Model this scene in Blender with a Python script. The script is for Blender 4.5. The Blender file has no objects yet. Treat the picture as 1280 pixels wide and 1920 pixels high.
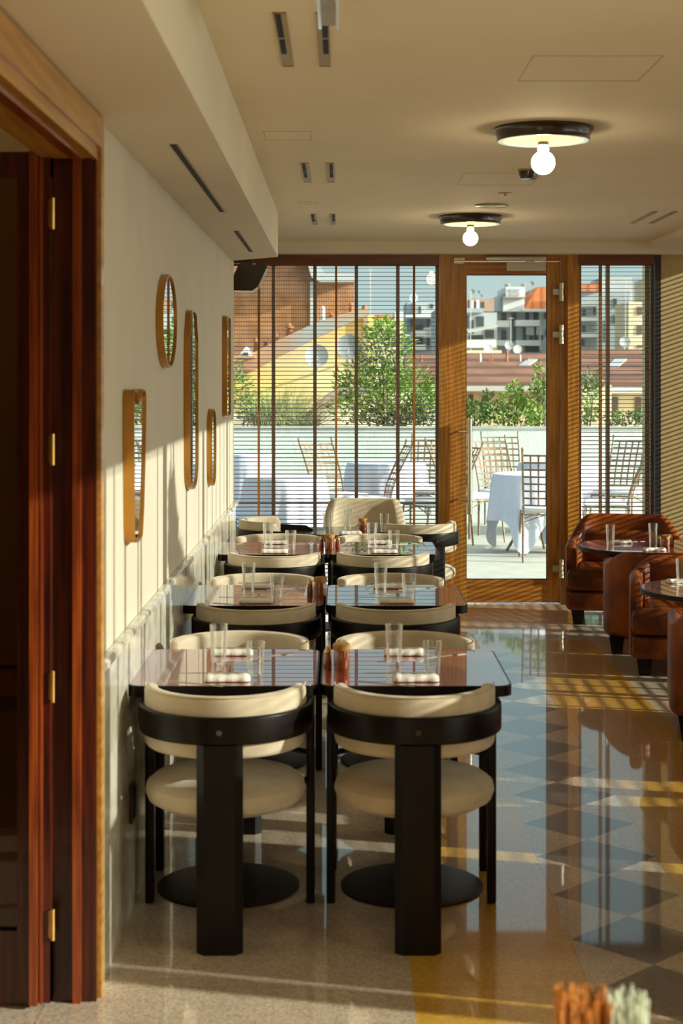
import bpy, bmesh, math, random
from mathutils import Vector, Matrix
random.seed(7)
PI = math.pi
scn = bpy.context.scene
COL = scn.collection
H = 1.70          # eye height
F = 3000.0        # focal length in pixels of the 1280x1920 frame
VX, VY = 638.0, 703.0

# ------------------------------------------------------------------ camera
cam = bpy.data.cameras.new('camera')
cam.sensor_fit = 'VERTICAL'; cam.sensor_height = 36.0; cam.lens = 36.0 * F / 1920
cam.shift_x = 2 / 1920; cam.shift_y = -257 / 1920
cam.clip_start = 0.05; cam.clip_end = 600
cam.dof.use_dof = True; cam.dof.focus_distance = 9.5; cam.dof.aperture_fstop = 5.0
camo = bpy.data.objects.new('camera', cam); COL.objects.link(camo)
camo.location = (0, 0, H); camo.rotation_euler = (PI / 2, 0, 0)
scn.camera = camo

# ------------------------------------------------------------------ sun, sky, exposure
SUN = Vector((1.0, -0.25, 0.34)).normalized()
sl = bpy.data.lights.new('sun', 'SUN'); sl.energy = 7.0; sl.angle = math.radians(0.62); sl.color = (1.0, 0.95, 0.83)
so = bpy.data.objects.new('sun', sl); COL.objects.link(so)
so.rotation_euler = SUN.to_track_quat('Z', 'Y').to_euler(); so.location = (20, -5, 8)

wd = bpy.data.worlds.new('sky'); scn.world = wd; wd.use_nodes = True
wn = wd.node_tree.nodes; wl = wd.node_tree.links; wn.clear()
wo = wn.new('ShaderNodeOutputWorld'); bg = wn.new('ShaderNodeBackground'); wl.new(bg.outputs[0], wo.inputs[0])
tc = wn.new('ShaderNodeTexCoord'); sx = wn.new('ShaderNodeSeparateXYZ'); wl.new(tc.outputs['Generated'], sx.inputs[0])
rp = wn.new('ShaderNodeValToRGB'); wl.new(sx.outputs['Z'], rp.inputs[0])
rp.color_ramp.elements[0].position = 0.0; rp.color_ramp.elements[0].color = (0.50, 0.57, 0.54, 1)
rp.color_ramp.elements[1].position = 0.6; rp.color_ramp.elements[1].color = (0.24, 0.36, 0.44, 1)
e = rp.color_ramp.elements.new(0.10); e.color = (0.36, 0.48, 0.50, 1)
dt = wn.new('ShaderNodeVectorMath'); dt.operation = 'DOT_PRODUCT'; wl.new(tc.outputs['Generated'], dt.inputs[0])
dt.inputs[1].default_value = tuple(SUN)
mx = wn.new('ShaderNodeMath'); mx.operation = 'MAXIMUM'; wl.new(dt.outputs['Value'], mx.inputs[0]); mx.inputs[1].default_value = 0
pw = wn.new('ShaderNodeMath'); pw.operation = 'POWER'; wl.new(mx.outputs[0], pw.inputs[0]); pw.inputs[1].default_value = 1.6
glow = wn.new('ShaderNodeVectorMath'); glow.operation = 'SCALE'; glow.inputs[0].default_value = (2.6, 2.2, 1.6); wl.new(pw.outputs[0], glow.inputs[3])
ad = wn.new('ShaderNodeVectorMath'); ad.operation = 'ADD'; wl.new(rp.outputs[0], ad.inputs[0]); wl.new(glow.outputs[0], ad.inputs[1])
wl.new(ad.outputs[0], bg.inputs['Color']); bg.inputs['Strength'].default_value = 1.15

scn.view_settings.view_transform = 'Standard'; scn.view_settings.look = 'None'
scn.view_settings.gamma = 1.0; scn.view_settings.use_curve_mapping = False
scn.view_settings.exposure = 0.28
try:
    scn.cycles.max_bounces = 12; scn.cycles.diffuse_bounces = 6; scn.cycles.glossy_bounces = 6
    scn.cycles.transparent_max_bounces = 32; scn.cycles.transmission_bounces = 8
    scn.cycles.caustics_reflective = False; scn.cycles.caustics_refractive = False
    scn.cycles.sample_clamp_indirect = 6.0
    scn.cycles.use_denoising = True
except Exception:
    pass

# ------------------------------------------------------------------ coordinates
def WX(x, Y): return (x - VX) / F * Y
def WZ(y, Y): return H + (VY - y) / F * Y

# ------------------------------------------------------------------ materials
MATS = {}
def _new(name):
    m = bpy.data.materials.new(name); m.use_nodes = True
    nt = m.node_tree; b = nt.nodes['Principled BSDF']
    MATS[name] = m
    return m, nt, b
def mat(name, col, rough=0.5, metal=0.0, coat=0.0, var=0.0, scale=20.0, bump=0.0, bscale=200.0, stretch=(1, 1, 1), col2=None, sheen=0.0, spec=0.5, detail=4, emit=None, coatr=0.05):
    m, nt, b = _new(name)
    b.inputs['Base Color'].default_value = (*col, 1)
    b.inputs['Roughness'].default_value = rough; b.inputs['Metallic'].default_value = metal
    b.inputs['Coat Weight'].default_value = coat; b.inputs['Coat Roughness'].default_value = coatr
    b.inputs['Specular IOR Level'].default_value = spec
    if sheen: b.inputs['Sheen Weight'].default_value = sheen
    if emit:
        b.inputs['Emission Color'].default_value = (*emit[0], 1); b.inputs['Emission Strength'].default_value = emit[1]
    N, L = nt.nodes, nt.links
    t = N.new('ShaderNodeTexCoord'); mp = N.new('ShaderNodeMapping'); L.new(t.outputs['Object'], mp.inputs[0]); mp.inputs['Scale'].default_value = stretch
    if var or col2:
        n = N.new('ShaderNodeTexNoise'); n.inputs['Scale'].default_value = scale; n.inputs['Detail'].default_value = detail
        L.new(mp.outputs[0], n.inputs[0])
        r = N.new('ShaderNodeValToRGB'); L.new(n.outputs[0], r.inputs[0])
        c2 = col2 or tuple(max(0, c * (1 - var)) for c in col)
        c1 = col if col2 else tuple(min(1, c * (1 + var * 0.6)) for c in col)
        r.color_ramp.elements[0].color = (*c2, 1); r.color_ramp.elements[0].position = 0.36
        r.color_ramp.elements[1].color = (*c1, 1); r.color_ramp.elements[1].position = 0.64
        L.new(r.outputs[0], b.inputs['Base Color'])
    if bump:
        n2 = N.new('ShaderNodeTexNoise'); n2.inputs['Scale'].default_value = bscale; n2.inputs['Detail'].default_value = 3
        L.new(mp.outputs[0], n2.inputs[0])
        bp = N.new('ShaderNodeBump'); bp.inputs['Strength'].default_value = bump; bp.inputs['Distance'].default_value = 0.01
        L.new(n2.outputs[0], bp.inputs['Height']); L.new(bp.outputs[0], b.inputs['Normal'])
    return m
def glass(name, tint=(1, 1, 1), base=0.0, ior=1.45, rough=0.0, amt=1.0):
    m = bpy.data.materials.new(name); m.use_nodes = True; nt = m.node_tree; N, L = nt.nodes, nt.links; N.clear()
    o = N.new('ShaderNodeOutputMaterial'); mi = N.new('ShaderNodeMixShader'); t = N.new('ShaderNodeBsdfTransparent'); g = N.new('ShaderNodeBsdfGlossy')
    f = N.new('ShaderNodeFresnel'); f.inputs['IOR'].default_value = ior
    t.inputs[0].default_value = (*tint, 1); g.inputs['Roughness'].default_value = rough; g.inputs[0].default_value = (1, 1, 1, 1)
    a = N.new('ShaderNodeMath'); a.operation = 'ADD'; a.use_clamp = True; L.new(f.outputs[0], a.inputs[0]); a.inputs[1].default_value = base
    fac = N.new('ShaderNodeMath'); fac.operation = 'MULTIPLY'; L.new(a.outputs[0], fac.inputs[0]); fac.inputs[1].default_value = amt; L.new(fac.outputs[0], mi.inputs[0]); L.new(t.outputs[0], mi.inputs[1]); L.new(g.outputs[0], mi.inputs[2]); L.new(mi.outputs[0], o.inputs[0])
    MATS[name] = m
    return m
def wood(name, c1, c2, rough=0.35, coat=0.3, axis='Z', sc=9.0):
    st = {'Z': (6, 6, 0.35), 'X': (0.35, 6, 6), 'Y': (6, 0.35, 6)}[axis]
    return mat(name, c1, rough, coat=coat, col2=c2, scale=sc, stretch=st, detail=8, bump=0.08, bscale=25)

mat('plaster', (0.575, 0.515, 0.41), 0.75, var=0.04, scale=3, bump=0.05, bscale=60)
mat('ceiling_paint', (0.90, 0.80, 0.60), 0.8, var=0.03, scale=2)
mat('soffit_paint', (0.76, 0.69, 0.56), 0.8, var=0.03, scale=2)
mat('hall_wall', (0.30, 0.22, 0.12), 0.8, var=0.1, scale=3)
mat('black_lacquer', (0.005, 0.0026, 0.0014), 0.36, var=0.2, scale=8, spec=0.2)
mat('black_metal', (0.012, 0.007, 0.004), 0.45, spec=0.25)
mat('brown_black', (0.028, 0.012, 0.006), 0.3, coat=0.6, var=0.3, scale=14)
mat('suede', (0.52, 0.43, 0.30), 0.9, var=0.13, scale=9, bump=0.15, bscale=350, sheen=0.3)
mat('suede_tan', (0.52, 0.41, 0.24), 0.9, var=0.12, scale=9, bump=0.15, bscale=350, sheen=0.3)
mat('leather', (0.29, 0.066, 0.005), 0.44, spec=0.28, col2=(0.085, 0.016, 0.002), scale=5, bump=0.22, bscale=38, detail=6)
mat('leather_piping', (0.50, 0.17, 0.05), 0.3, coat=0.5)
mat('white_cotton', (0.82, 0.79, 0.72), 0.85, var=0.05, scale=30, bump=0.2, bscale=120)
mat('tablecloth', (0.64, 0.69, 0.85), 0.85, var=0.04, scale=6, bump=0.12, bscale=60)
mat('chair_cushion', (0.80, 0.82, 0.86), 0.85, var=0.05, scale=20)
mat('rust_iron', (0.26, 0.18, 0.12), 0.5, metal=0.3, var=0.3, scale=25)
mat('steel', (0.62, 0.55, 0.42), 0.28, metal=1.0)
mat('brass', (0.55, 0.34, 0.10), 0.3, metal=1.0, var=0.2, scale=10)
mat('gilt', (0.50, 0.24, 0.045), 0.34, metal=0.75, var=0.25, scale=9, stretch=(1, 1, 0.4))
mat('satin_plate', (0.60, 0.54, 0.42), 0.35, metal=0.5)
mat('cutlery', (0.55, 0.50, 0.42), 0.22, metal=1.0)
mat('cream_enamel', (0.82, 0.68, 0.42), 0.4)
mat('slot_black', (0.006, 0.005, 0.004), 0.7)
mat('slot_bronze', (0.42, 0.29, 0.11), 0.45, metal=0.5)
mat('hairline', (0.35, 0.28, 0.2), 0.8)
wood('door_oak', (0.52, 0.235, 0.036), (0.33, 0.125, 0.016))
wood('door_oak_x', (0.46, 0.19, 0.03), (0.28, 0.095, 0.013), axis='X')
wood('pelmet_wood', (0.17, 0.040, 0.010), (0.10, 0.022, 0.006), axis='X')
wood('mahogany', (0.085, 0.010, 0.0025), (0.022, 0.003, 0.001), rough=0.3, coat=0.3)
wood('mahogany_light', (0.30, 0.055, 0.008), (0.14, 0.022, 0.004), rough=0.3, coat=0.5)
wood('casing_gold', (0.46, 0.22, 0.035), (0.31, 0.13, 0.02), rough=0.35, coat=0.4, axis='Y')
mat('slat_brown', (0.13, 0.052, 0.030), 0.42, coat=0.2, coatr=0.3)
mat('tape_orange', (0.34, 0.13, 0.022), 0.7)
mat('frame_bronze', (0.42, 0.32, 0.24), 0.45, metal=0.3)
mat('frame_black', (0.012, 0.009, 0.007), 0.45)
mat('pier_beige', (0.44, 0.33, 0.15), 0.8, var=0.06, scale=20, bump=0.2, bscale=150)
mat('bulb_glow', (1, 1, 1), 0.4, emit=((1.0, 0.80, 0.50), 30.0))
mat('sign_acrylic', (0.70, 0.82, 0.88), 0.15, coat=0.5)
mat('pot_clay', (0.48, 0.17, 0.08), 0.8, var=0.25, scale=6)
mat('amber', (0.24, 0.045, 0.005), 0.08, coat=1.0)
mat('ketchup', (0.35, 0.012, 0.004), 0.12, coat=1.0)
mat('cork', (0.42, 0.20, 0.045), 0.7, var=0.3, scale=90)
mat('paper_label', (0.75, 0.70, 0.58), 0.7)
mat('pepper', (0.14, 0.07, 0.02), 0.4, var=0.4, scale=200)
mat('wicker_fibre_orange', (0.55, 0.20, 0.03), 0.7, var=0.3, scale=30)
mat('fibre_pale', (0.62, 0.66, 0.52), 0.75, var=0.2, scale=30)
glass('window_glass', (0.93, 0.97, 0.96), 0.0, 1.35)
glass('tumbler_glass', (0.975, 0.98, 0.97), 0.07, 1.5, amt=0.6)
glass('door_pane', (0.45, 0.36, 0.22), 0.02, 1.4)
mat('mirror_glass', (0.92, 0.92, 0.90), 0.01, metal=1.0)
# outside
mat('render_white', (0.62, 0.70, 0.665), 0.9, var=0.05, scale=8, bump=0.5, bscale=45)
mat('coping_grey', (0.45, 0.46, 0.44), 0.8, var=0.1, scale=8)
mat('terrace_stone', (0.54, 0.55, 0.49), 0.8, var=0.08, scale=5)
mat('soil', (0.10, 0.06, 0.03), 0.95, var=0.4, scale=20)
mat('leaf_green', (0.20, 0.34, 0.045), 0.5, var=0.45, scale=3)
mat('leaf_dark', (0.10, 0.20, 0.04), 0.5, var=0.4, scale=3)
mat('leaf_olive', (0.20, 0.30, 0.10), 0.55, var=0.4, scale=3)
mat('grass_blade', (0.28, 0.36, 0.12), 0.6, var=0.4, scale=3)
mat('stem_brown', (0.16, 0.10, 0.05), 0.8)
mat('yellow_render', (0.84, 0.60, 0.16), 0.9, col2=(0.80, 0.72, 0.44), scale=0.5)
mat('pale_render', (0.70, 0.63, 0.42), 0.9, var=0.12, scale=0.6)
mat('cream_render', (0.78, 0.68, 0.46), 0.9, var=0.08, scale=0.5)
mat('grey_render', (0.47, 0.51, 0.53), 0.9, var=0.10, scale=0.4)
mat('white_render', (0.78, 0.80, 0.78), 0.9, var=0.06, scale=0.4)
mat('bluegrey_render', (0.40, 0.46, 0.50), 0.9, var=0.10, scale=0.4)
mat('slate_grey', (0.36, 0.38, 0.38), 0.85, col2=(0.48, 0.27, 0.16), scale=1.6)
mat('dark_window', (0.07, 0.075, 0.08), 0.3)
mat('shutter_brown', (0.14, 0.10, 0.08), 0.7)
mat('awning', (0.62, 0.62, 0.58), 0.8)
mat('dish_grey', (0.42, 0.46, 0.50), 0.5)
mat('dish_dark', (0.24, 0.27, 0.30), 0.5)
mat('zinc', (0.60, 0.62, 0.60), 0.5, metal=0.3)
mat('city_ground', (0.25, 0.23, 0.20), 0.9)

def tex_floor():
    m, nt, b = _new('terrazzo'); N, L = nt.nodes, nt.links
    t = N.new('ShaderNodeTexCoord'); s = N.new('ShaderNodeSeparateXYZ'); L.new(t.outputs['Object'], s.inputs[0])
    def M(op, a, c=None, clamp=False):
        n = N.new('ShaderNodeMath'); n.operation = op; n.use_clamp = clamp
        for i, v in enumerate((a, c)):
            if v is None: continue
            if isinstance(v, (int, float)): n.inputs[i].default_value = v
            else: L.new(v, n.inputs[i])
        return n.outputs[0]
    X, Y = s.outputs['X'], s.outputs['Y']
    def band(v, a, c): return M('MULTIPLY', M('GREATER_THAN', v, a), M('LESS_THAN', v, c))
    outer = M('MULTIPLY', band(X, 0.20, 1.60), M('LESS_THAN', Y, 10.26))
    inner = M('MULTIPLY', band(X, 0.692, 1.112), M('LESS_THAN', Y, 9.77))
    # diamonds: |frac(u)-.5|+|frac(v)-.5| < .5
    u = M('ABSOLUTE', M('DIVIDE', M('SUBTRACT', X, 0.902), 0.418))
    fy = M('FRACT', M('ADD', M('DIVIDE', M('SUBTRACT', Y, 5.0256), 0.4144), 100.0))
    v = M('ABSOLUTE', M('SUBTRACT', fy, 0.5))
    dia = M('MULTIPLY', M('LESS_THAN', M('ADD', u, v), 0.5), inner)
    # fine aggregate
    n1 = N.new('ShaderNodeTexVoronoi'); n1.inputs['Scale'].default_value = 160; L.new(t.outputs['Object'], n1.inputs['Vector'])
    sp = N.new('ShaderNodeSeparateColor'); L.new(n1.outputs['Color'], sp.inputs[0])
    n2 = N.new('ShaderNodeTexNoise'); n2.inputs['Scale'].default_value = 1.6; L.new(t.outputs['Object'], n2.inputs['Vector'])
    def mix(f, a, c):
        n = N.new('ShaderNodeMix'); n.data_type = 'RGBA'
        if isinstance(f, float): n.inputs[0].default_value = f
        else: L.new(f, n.inputs[0])
        for i, q in ((6, a), (7, c)):
            if isinstance(q, tuple): n.inputs[i].default_value = (*q, 1)
            else: L.new(q, n.inputs[i])
        return n.outputs[2]
    chip = sp.outputs[0]
    cream = mix(chip, (0.38, 0.29, 0.20), (0.66, 0.54, 0.41))
    yel = mix(chip, (0.50, 0.26, 0.030), (0.72, 0.42, 0.075))
    drk = mix(chip, (0.055, 0.036, 0.022), (0.14, 0.10, 0.065))
    c = mix(outer, cream, yel); c = mix(inner, c, cream); c = mix(dia, c, drk)
    # joints
    j1 = band(X, 0.690, 0.693); j2 = band(X, 1.111, 1.114); j3 = band(X, -0.803, -0.799)
    fj = M('LESS_THAN', M('FRACT', M('ADD', M('DIVIDE', Y, 1.2), 50.3)), 0.0022)
    jj = M('MULTIPLY', M('ADD', M('ADD', j1, j2), M('ADD', j3, fj), ), 0.55, True)
    c = mix(jj, c, (0.10, 0.07, 0.04))
    L.new(c, b.inputs['Base Color'])
    b.inputs['Roughness'].default_value = 0.35
    b.inputs['Coat Weight'].default_value = 1.0; b.inputs['Coat Roughness'].default_value = 0.035; b.inputs['Coat IOR'].default_value = 1.65
    bp = N.new('ShaderNodeBump'); bp.inputs['Strength'].default_value = 0.012; L.new(n2.outputs[0], bp.inputs['Height'])
    L.new(bp.outputs[0], b.inputs['Coat Normal'])
    return m
tex_floor()
def tex_stripes(name, c1, c2, c3, scale, axis, rough=0.85, rows=None, bump=0.3):
    """strips (cane, roof tiles): bands along one axis plus noise colour"""
    m, nt, b = _new(name); N, L = nt.nodes, nt.links
    t = N.new('ShaderNodeTexCoord'); mp = N.new('ShaderNodeMapping'); L.new(t.outputs['Object'], mp.inputs[0])
    w = N.new('ShaderNodeTexWave'); w.bands_direction = axis; w.inputs['Scale'].default_value = scale; w.inputs['Distortion'].default_value = 0.6; w.inputs['Detail'].default_value = 2
    L.new(mp.outputs[0], w.inputs[0])
    n = N.new('ShaderNodeTexNoise'); n.inputs['Scale'].default_value = rows or 1.2; n.inputs['Detail'].default_value = 6; L.new(t.outputs['Object'], n.inputs[0])
    r = N.new('ShaderNodeValToRGB'); L.new(n.outputs[0], r.inputs[0])
    r.color_ramp.elements[0].color = (*c1, 1); r.color_ramp.elements[0].position = 0.35; r.color_ramp.elements[1].color = (*c2, 1); r.color_ramp.elements[1].position = 0.65
    mi = N.new('ShaderNodeMix'); mi.data_type = 'RGBA'; mi.inputs[7].default_value = (*c3, 1)
    rr = N.new('ShaderNodeValToRGB'); L.new(w.outputs[0], rr.inputs[0]); rr.color_ramp.elements[0].color = (0.9, 0.9, 0.9, 1); rr.color_ramp.elements[1].color = (0, 0, 0, 1); rr.color_ramp.elements[0].position = 0.1; rr.color_ramp.elements[1].position = 0.5
    L.new(rr.outputs[0], mi.inputs[0]); L.new(r.outputs[0], mi.inputs[6]); L.new(mi.outputs[2], b.inputs['Base Color'])
    b.inputs['Roughness'].default_value = rough
    return m
tex_stripes('cane_screen', (0.36, 0.15, 0.055), (0.60, 0.30, 0.13), (0.20, 0.11, 0.07), 6.5, 'X', rows=3.0)
tex_stripes('roof_tiles', (0.20, 0.085, 0.05), (0.30, 0.14, 0.09), (0.10, 0.05, 0.035), 1.3, 'Z', rows=0.9)
tex_stripes('roof_orange', (0.62, 0.19, 0.06), (0.72, 0.26, 0.10), (0.45, 0.13, 0.05), 0.6, 'X', rows=0.7)
def tex_marble():
    m, nt, b = _new('wainscot_stone'); N, L = nt.nodes, nt.links
    t = N.new('ShaderNodeTexCoord')
    n = N.new('ShaderNodeTexNoise'); n.inputs['Scale'].default_value = 7; n.inputs['Detail'].default_value = 8; n.inputs['Distortion'].default_value = 1.2; L.new(t.outputs['Object'], n.inputs[0])
    r = N.new('ShaderNodeValToRGB'); L.new(n.outputs[0], r.inputs[0])
    r.color_ramp.elements[0].color = (0.52, 0.47, 0.36, 1); r.color_ramp.elements[0].position = 0.35
    r.color_ramp.elements[1].color = (0.72, 0.68, 0.57, 1); r.color_ramp.elements[1].position = 0.6
    L.new(r.outputs[0], b.inputs['Base Color']); b.inputs['Roughness'].default_value = 0.13; b.inputs['Specular IOR Level'].default_value = 0.32
tex_marble()
def tex_table():
    m, nt, b = _new('red_lacquer')
    b.inputs['Base Color'].default_value = (0.34, 0.022, 0.008, 1); b.inputs['Roughness'].default_value = 0.25
    b.inputs['Coat Weight'].default_value = 1.0; b.inputs['Coat Roughness'].default_value = 0.0; b.inputs['Coat IOR'].default_value = 3.2
    N, L = nt.nodes, nt.links; t = N.new('ShaderNodeTexCoord'); n = N.new('ShaderNodeTexNoise'); n.inputs['Scale'].default_value = 4; L.new(t.outputs['Object'], n.inputs[0])
    r = N.new('ShaderNodeValToRGB'); L.new(n.outputs[0], r.inputs[0]); r.color_ramp.elements[0].color = (0.17, 0.008, 0.003, 1); r.color_ramp.elements[1].color = (0.27, 0.018, 0.006, 1)
    L.new(r.outputs[0], b.inputs['Base Color'])
tex_table()

# ------------------------------------------------------------------ mesh helpers
class MB:
    def __init__(s): s.v = []; s.f = []
    def add(s, vs, fs):
        o = len(s.v); s.v += [tuple(p) for p in vs]; s.f += [tuple(i + o for i in f) for f in fs]; return s
    def box(s, x0, x1, y0, y1, z0, z1, rot=None, at=None):
        vs = [(x, y, z) for x in (x0, x1) for y in (y0, y1) for z in (z0, z1)]
        if rot is not None:
            vs = [tuple(rot @ Vector(p)) for p in vs]
        if at is not None: vs = [(p[0] + at[0], p[1] + at[1], p[2] + at[2]) for p in vs]
        return s.add(vs, [(0, 1, 3, 2), (4, 6, 7, 5), (0, 4, 5, 1), (2, 3, 7, 6), (0, 2, 6, 4), (1, 5, 7, 3)])
    def rbox(s, x0, x1, y0, y1, z0, z1, r, seg=3):
        bm = bmesh.new(); bmesh.ops.create_cube(bm, size=1.0)
        for v in bm.verts: v.co = Vector(((x0 + x1) / 2 + v.co.x * (x1 - x0), (y0 + y1) / 2 + v.co.y * (y1 - y0), (z0 + z1) / 2 + v.co.z * (z1 - z0)))
        bmesh.ops.bevel(bm, geom=list(bm.edges), offset=r, segments=seg, profile=0.5, affect='EDGES')
        bm.verts.index_update()
        s.add([v.co[:] for v in bm.verts], [[v.index for v in f.verts] for f in bm.faces]); bm.free(); return s
    def prism(s, poly, h0, h1, axis='Z'):
        n = len(poly)
        def P(a, b, h): return {'Z': (a, b, h), 'Y': (a, h, b), 'X': (h, a, b)}[axis]
        vs = [P(a, b, h0) for a, b in poly] + [P(a, b, h1) for a, b in poly]
        fs = [tuple(range(n))[::-1], tuple(range(n, 2 * n))] + [(i, (i + 1) % n, n + (i + 1) % n, n + i) for i in range(n)]
        return s.add(vs, fs)
    def lathe(s, prof, n=24, c=(0, 0, 0), rf=None, zf=None, cap=True):
        vs = []; fs = []
        for (r, z) in prof:
            for k in range(n):
                a = 2 * PI * k / n; q = r if rf is None else rf(r, z, a); zz = z if zf is None else zf(r, z, a)
                vs.append((c[0] + q * math.cos(a), c[1] + q * math.sin(a), c[2] + zz))
        m = len(prof)
        for i in range(m - 1):
            for k in range(n):
                fs.append((i * n + k, i * n + (k + 1) % n, (i + 1) * n + (k + 1) % n, (i + 1) * n + k))
        if cap:
            if prof[0][0] > 1e-5: fs.append(tuple(range(n))[::-1])
            if prof[-1][0] > 1e-5: fs.append(tuple(range((m - 1) * n, m * n)))
        return s.add(vs, fs)
    def tube(s, pts, r, n=8, r2=None, cap=True):
        pts = [Vector(p) for p in pts]; rings = []
        m = len(pts); prev = None
        for i, p in enumerate(pts):
            d = (pts[min(i + 1, m - 1)] - pts[max(i - 1, 0)]).normalized()
            if prev is None:
                u = d.cross(Vector((0, 0, 1)))
                if u.length < 1e-3: u = Vector((1, 0, 0))
            else: u = prev - d * prev.dot(d)
            u.normalize(); prev = u; w = d.cross(u)
            rr = r if r2 is None else r + (r2 - r) * i / (m - 1)
            rings.append([tuple(p + (u * math.cos(2 * PI * k / n) + w * math.sin(2 * PI * k / n)) * rr) for k in range(n)])
        vs = [q for g in rings for q in g]
        fs = [(i * n + k, i * n + (k + 1) % n, (i + 1) * n + (k + 1) % n, (i + 1) * n + k) for i in range(m - 1) for k in range(n)]
        if cap: fs += [tuple(range(n))[::-1], tuple(range((m - 1) * n, m * n))]
        return s.add(vs, fs)
    def sweep(s, path, t, z0f, z1f, r, seg=4, squash=None):
        """sweep a rounded-rectangle cross-section (thickness t, z0..z1) along a plan path"""
        m = len(path); P = [Vector((p[0], p[1])) for p in path]; rings = []
        for i in range(m):
            d = (P[min(i + 1, m - 1)] - P[max(i - 1, 0)]).normalized(); nrm = Vector((-d.y, d.x))
            q = i / (m - 1); z0, z1 = z0f(q), z1f(q); tt = t(q) if callable(t) else t
            rr = min(r, tt / 2 * 0.98, (z1 - z0) / 2 * 0.98); ring = []
            for cx, cz, a0 in ((tt / 2 - rr, z1 - rr, 0), (-tt / 2 + rr, z1 - rr, PI / 2), (-tt / 2 + rr, z0 + rr, PI), (tt / 2 - rr, z0 + rr, 1.5 * PI)):
                for k in range(seg + 1):
                    a = a0 + PI / 2 * k / seg
                    o = cx + rr * math.cos(a); z = cz + rr * math.sin(a)
                    ring.append((P[i].x + nrm.x * o, P[i].y + nrm.y * o, z))
            rings.append(ring)
        n = len(rings[0]); vs = [q for g in rings for q in g]
        fs = [(i * n + k, i * n + (k + 1) % n, (i + 1) * n + (k + 1) % n, (i + 1) * n + k) for i in range(m - 1) for k in range(n)]
        fs += [tuple(range(n))[::-1], tuple(range((m - 1) * n, m * n))]
        return s.add(vs, fs)
    def build(s, name, m, parent=None, loc=(0, 0, 0), rz=0.0, smooth=35, rot=None):
        me = bpy.data.meshes.new(name); me.from_pydata(s.v, [], s.f); me.validate(); me.update()
        bm = bmesh.new(); bm.from_mesh(me); bmesh.ops.recalc_face_normals(bm, faces=bm.faces); bm.to_mesh(me); bm.free()
        me.materials.append(MATS[m] if isinstance(m, str) else m)
        if smooth:
            for p in me.polygons: p.use_smooth = True
            me.set_sharp_from_angle(angle=math.radians(smooth))
        o = bpy.data.objects.new(name, me); COL.objects.link(o)
        o.location = loc; o.rotation_euler = rot if rot else (0, 0, rz)
        if parent: o.parent = parent
        return o
def tag(o, label=None, cat=None, group=None, kind=None):
    if label: o['label'] = label
    if cat: o['category'] = cat
    if group: o['group'] = group
    if kind: o['kind'] = kind
    return o
def thing(name, label, cat, loc=(0, 0, 0), rz=0.0, group=None):
    o = bpy.data.objects.new(name, None); COL.objects.link(o); o.empty_display_size = 0.1
    o.location = loc; o.rotation_euler = (0, 0, rz)
    return tag(o, label, cat, group)
def copy_thing(src, loc, rz, label, group=None):
    def rec(o, par):
        c = o.copy(); COL.objects.link(c)
        if par: c.parent = par
        for ch in o.children: rec(ch, c)
        return c
    r = rec(src, None); r.location = loc; r.rotation_euler = (0, 0, rz); r['label'] = label
    if group: r['group'] = group
    return r
def struct(name, mb, m, **k): return tag(mb.build(name, m, **k), kind='structure')
USED = set()
def place(proto, loc, rz, label, group=None):
    if proto.name not in USED:
        USED.add(proto.name); proto.location = loc; proto.rotation_euler = (0, 0, rz); proto['label'] = label
        if group: proto['group'] = group
        return proto
    return copy_thing(proto, loc, rz, label, group)
def subset(proto, label): return proto

# ================================================================== ROOM SHELL
YW = 11.888           # glazed end wall
XL, XR = -0.674, 2.75
ZC = 2.678            # ceiling
ZS = 2.411            # underside of the left bulkhead
struct('floor', MB().box(-4.0, 2.85, -3.0, YW + 0.05, -0.12, 0.0), 'terrazzo', smooth=0)
struct('ceiling', MB().box(-4.0, 2.9, -3.0, YW + 0.1, ZC, ZC + 0.15), 'ceiling_paint', smooth=0)
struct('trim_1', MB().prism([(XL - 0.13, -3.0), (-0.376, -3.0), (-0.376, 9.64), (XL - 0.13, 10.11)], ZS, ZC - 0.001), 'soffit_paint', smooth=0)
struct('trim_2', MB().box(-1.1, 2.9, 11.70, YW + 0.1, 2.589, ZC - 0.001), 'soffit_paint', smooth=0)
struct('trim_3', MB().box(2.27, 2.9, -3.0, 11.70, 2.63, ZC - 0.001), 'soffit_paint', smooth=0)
DY0, DY1, DZ = 2.6, 4.36, 2.33   # opening in the left wall
wl_ = MB().box(XL - 0.13, XL, DY1, 10.11, 0, ZS + 0.02).box(XL - 0.13, XL, DY0, DY1, DZ, ZS + 0.02).box(XL - 0.13, XL, -3.0, DY0, 0, ZS + 0.02)
struct('wall_left', wl_, 'plaster', smooth=0)
struct('wall_alcove', MB().box(-1.12, -1.02, 9.9, YW, 0, ZC).box(-1.12, XL - 0.10, 9.95, 10.10, 0, ZC), 'plaster', smooth=0)
struct('wall_back', MB().box(-4.1, 2.9, -3.1, -3.0, 0, ZC), 'plaster', smooth=0)
# hall behind the left opening
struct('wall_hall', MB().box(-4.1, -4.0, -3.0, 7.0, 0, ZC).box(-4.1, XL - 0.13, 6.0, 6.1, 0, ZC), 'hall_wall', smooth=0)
struct('trim_4', MB().box(-4.0, XL - 0.13, 5.955, 6.0, 0.62, 0.66).box(-4.0, XL - 0.13, 5.965, 6.0, 0.50, 0.60), 'casing_gold', smooth=0)
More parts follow.
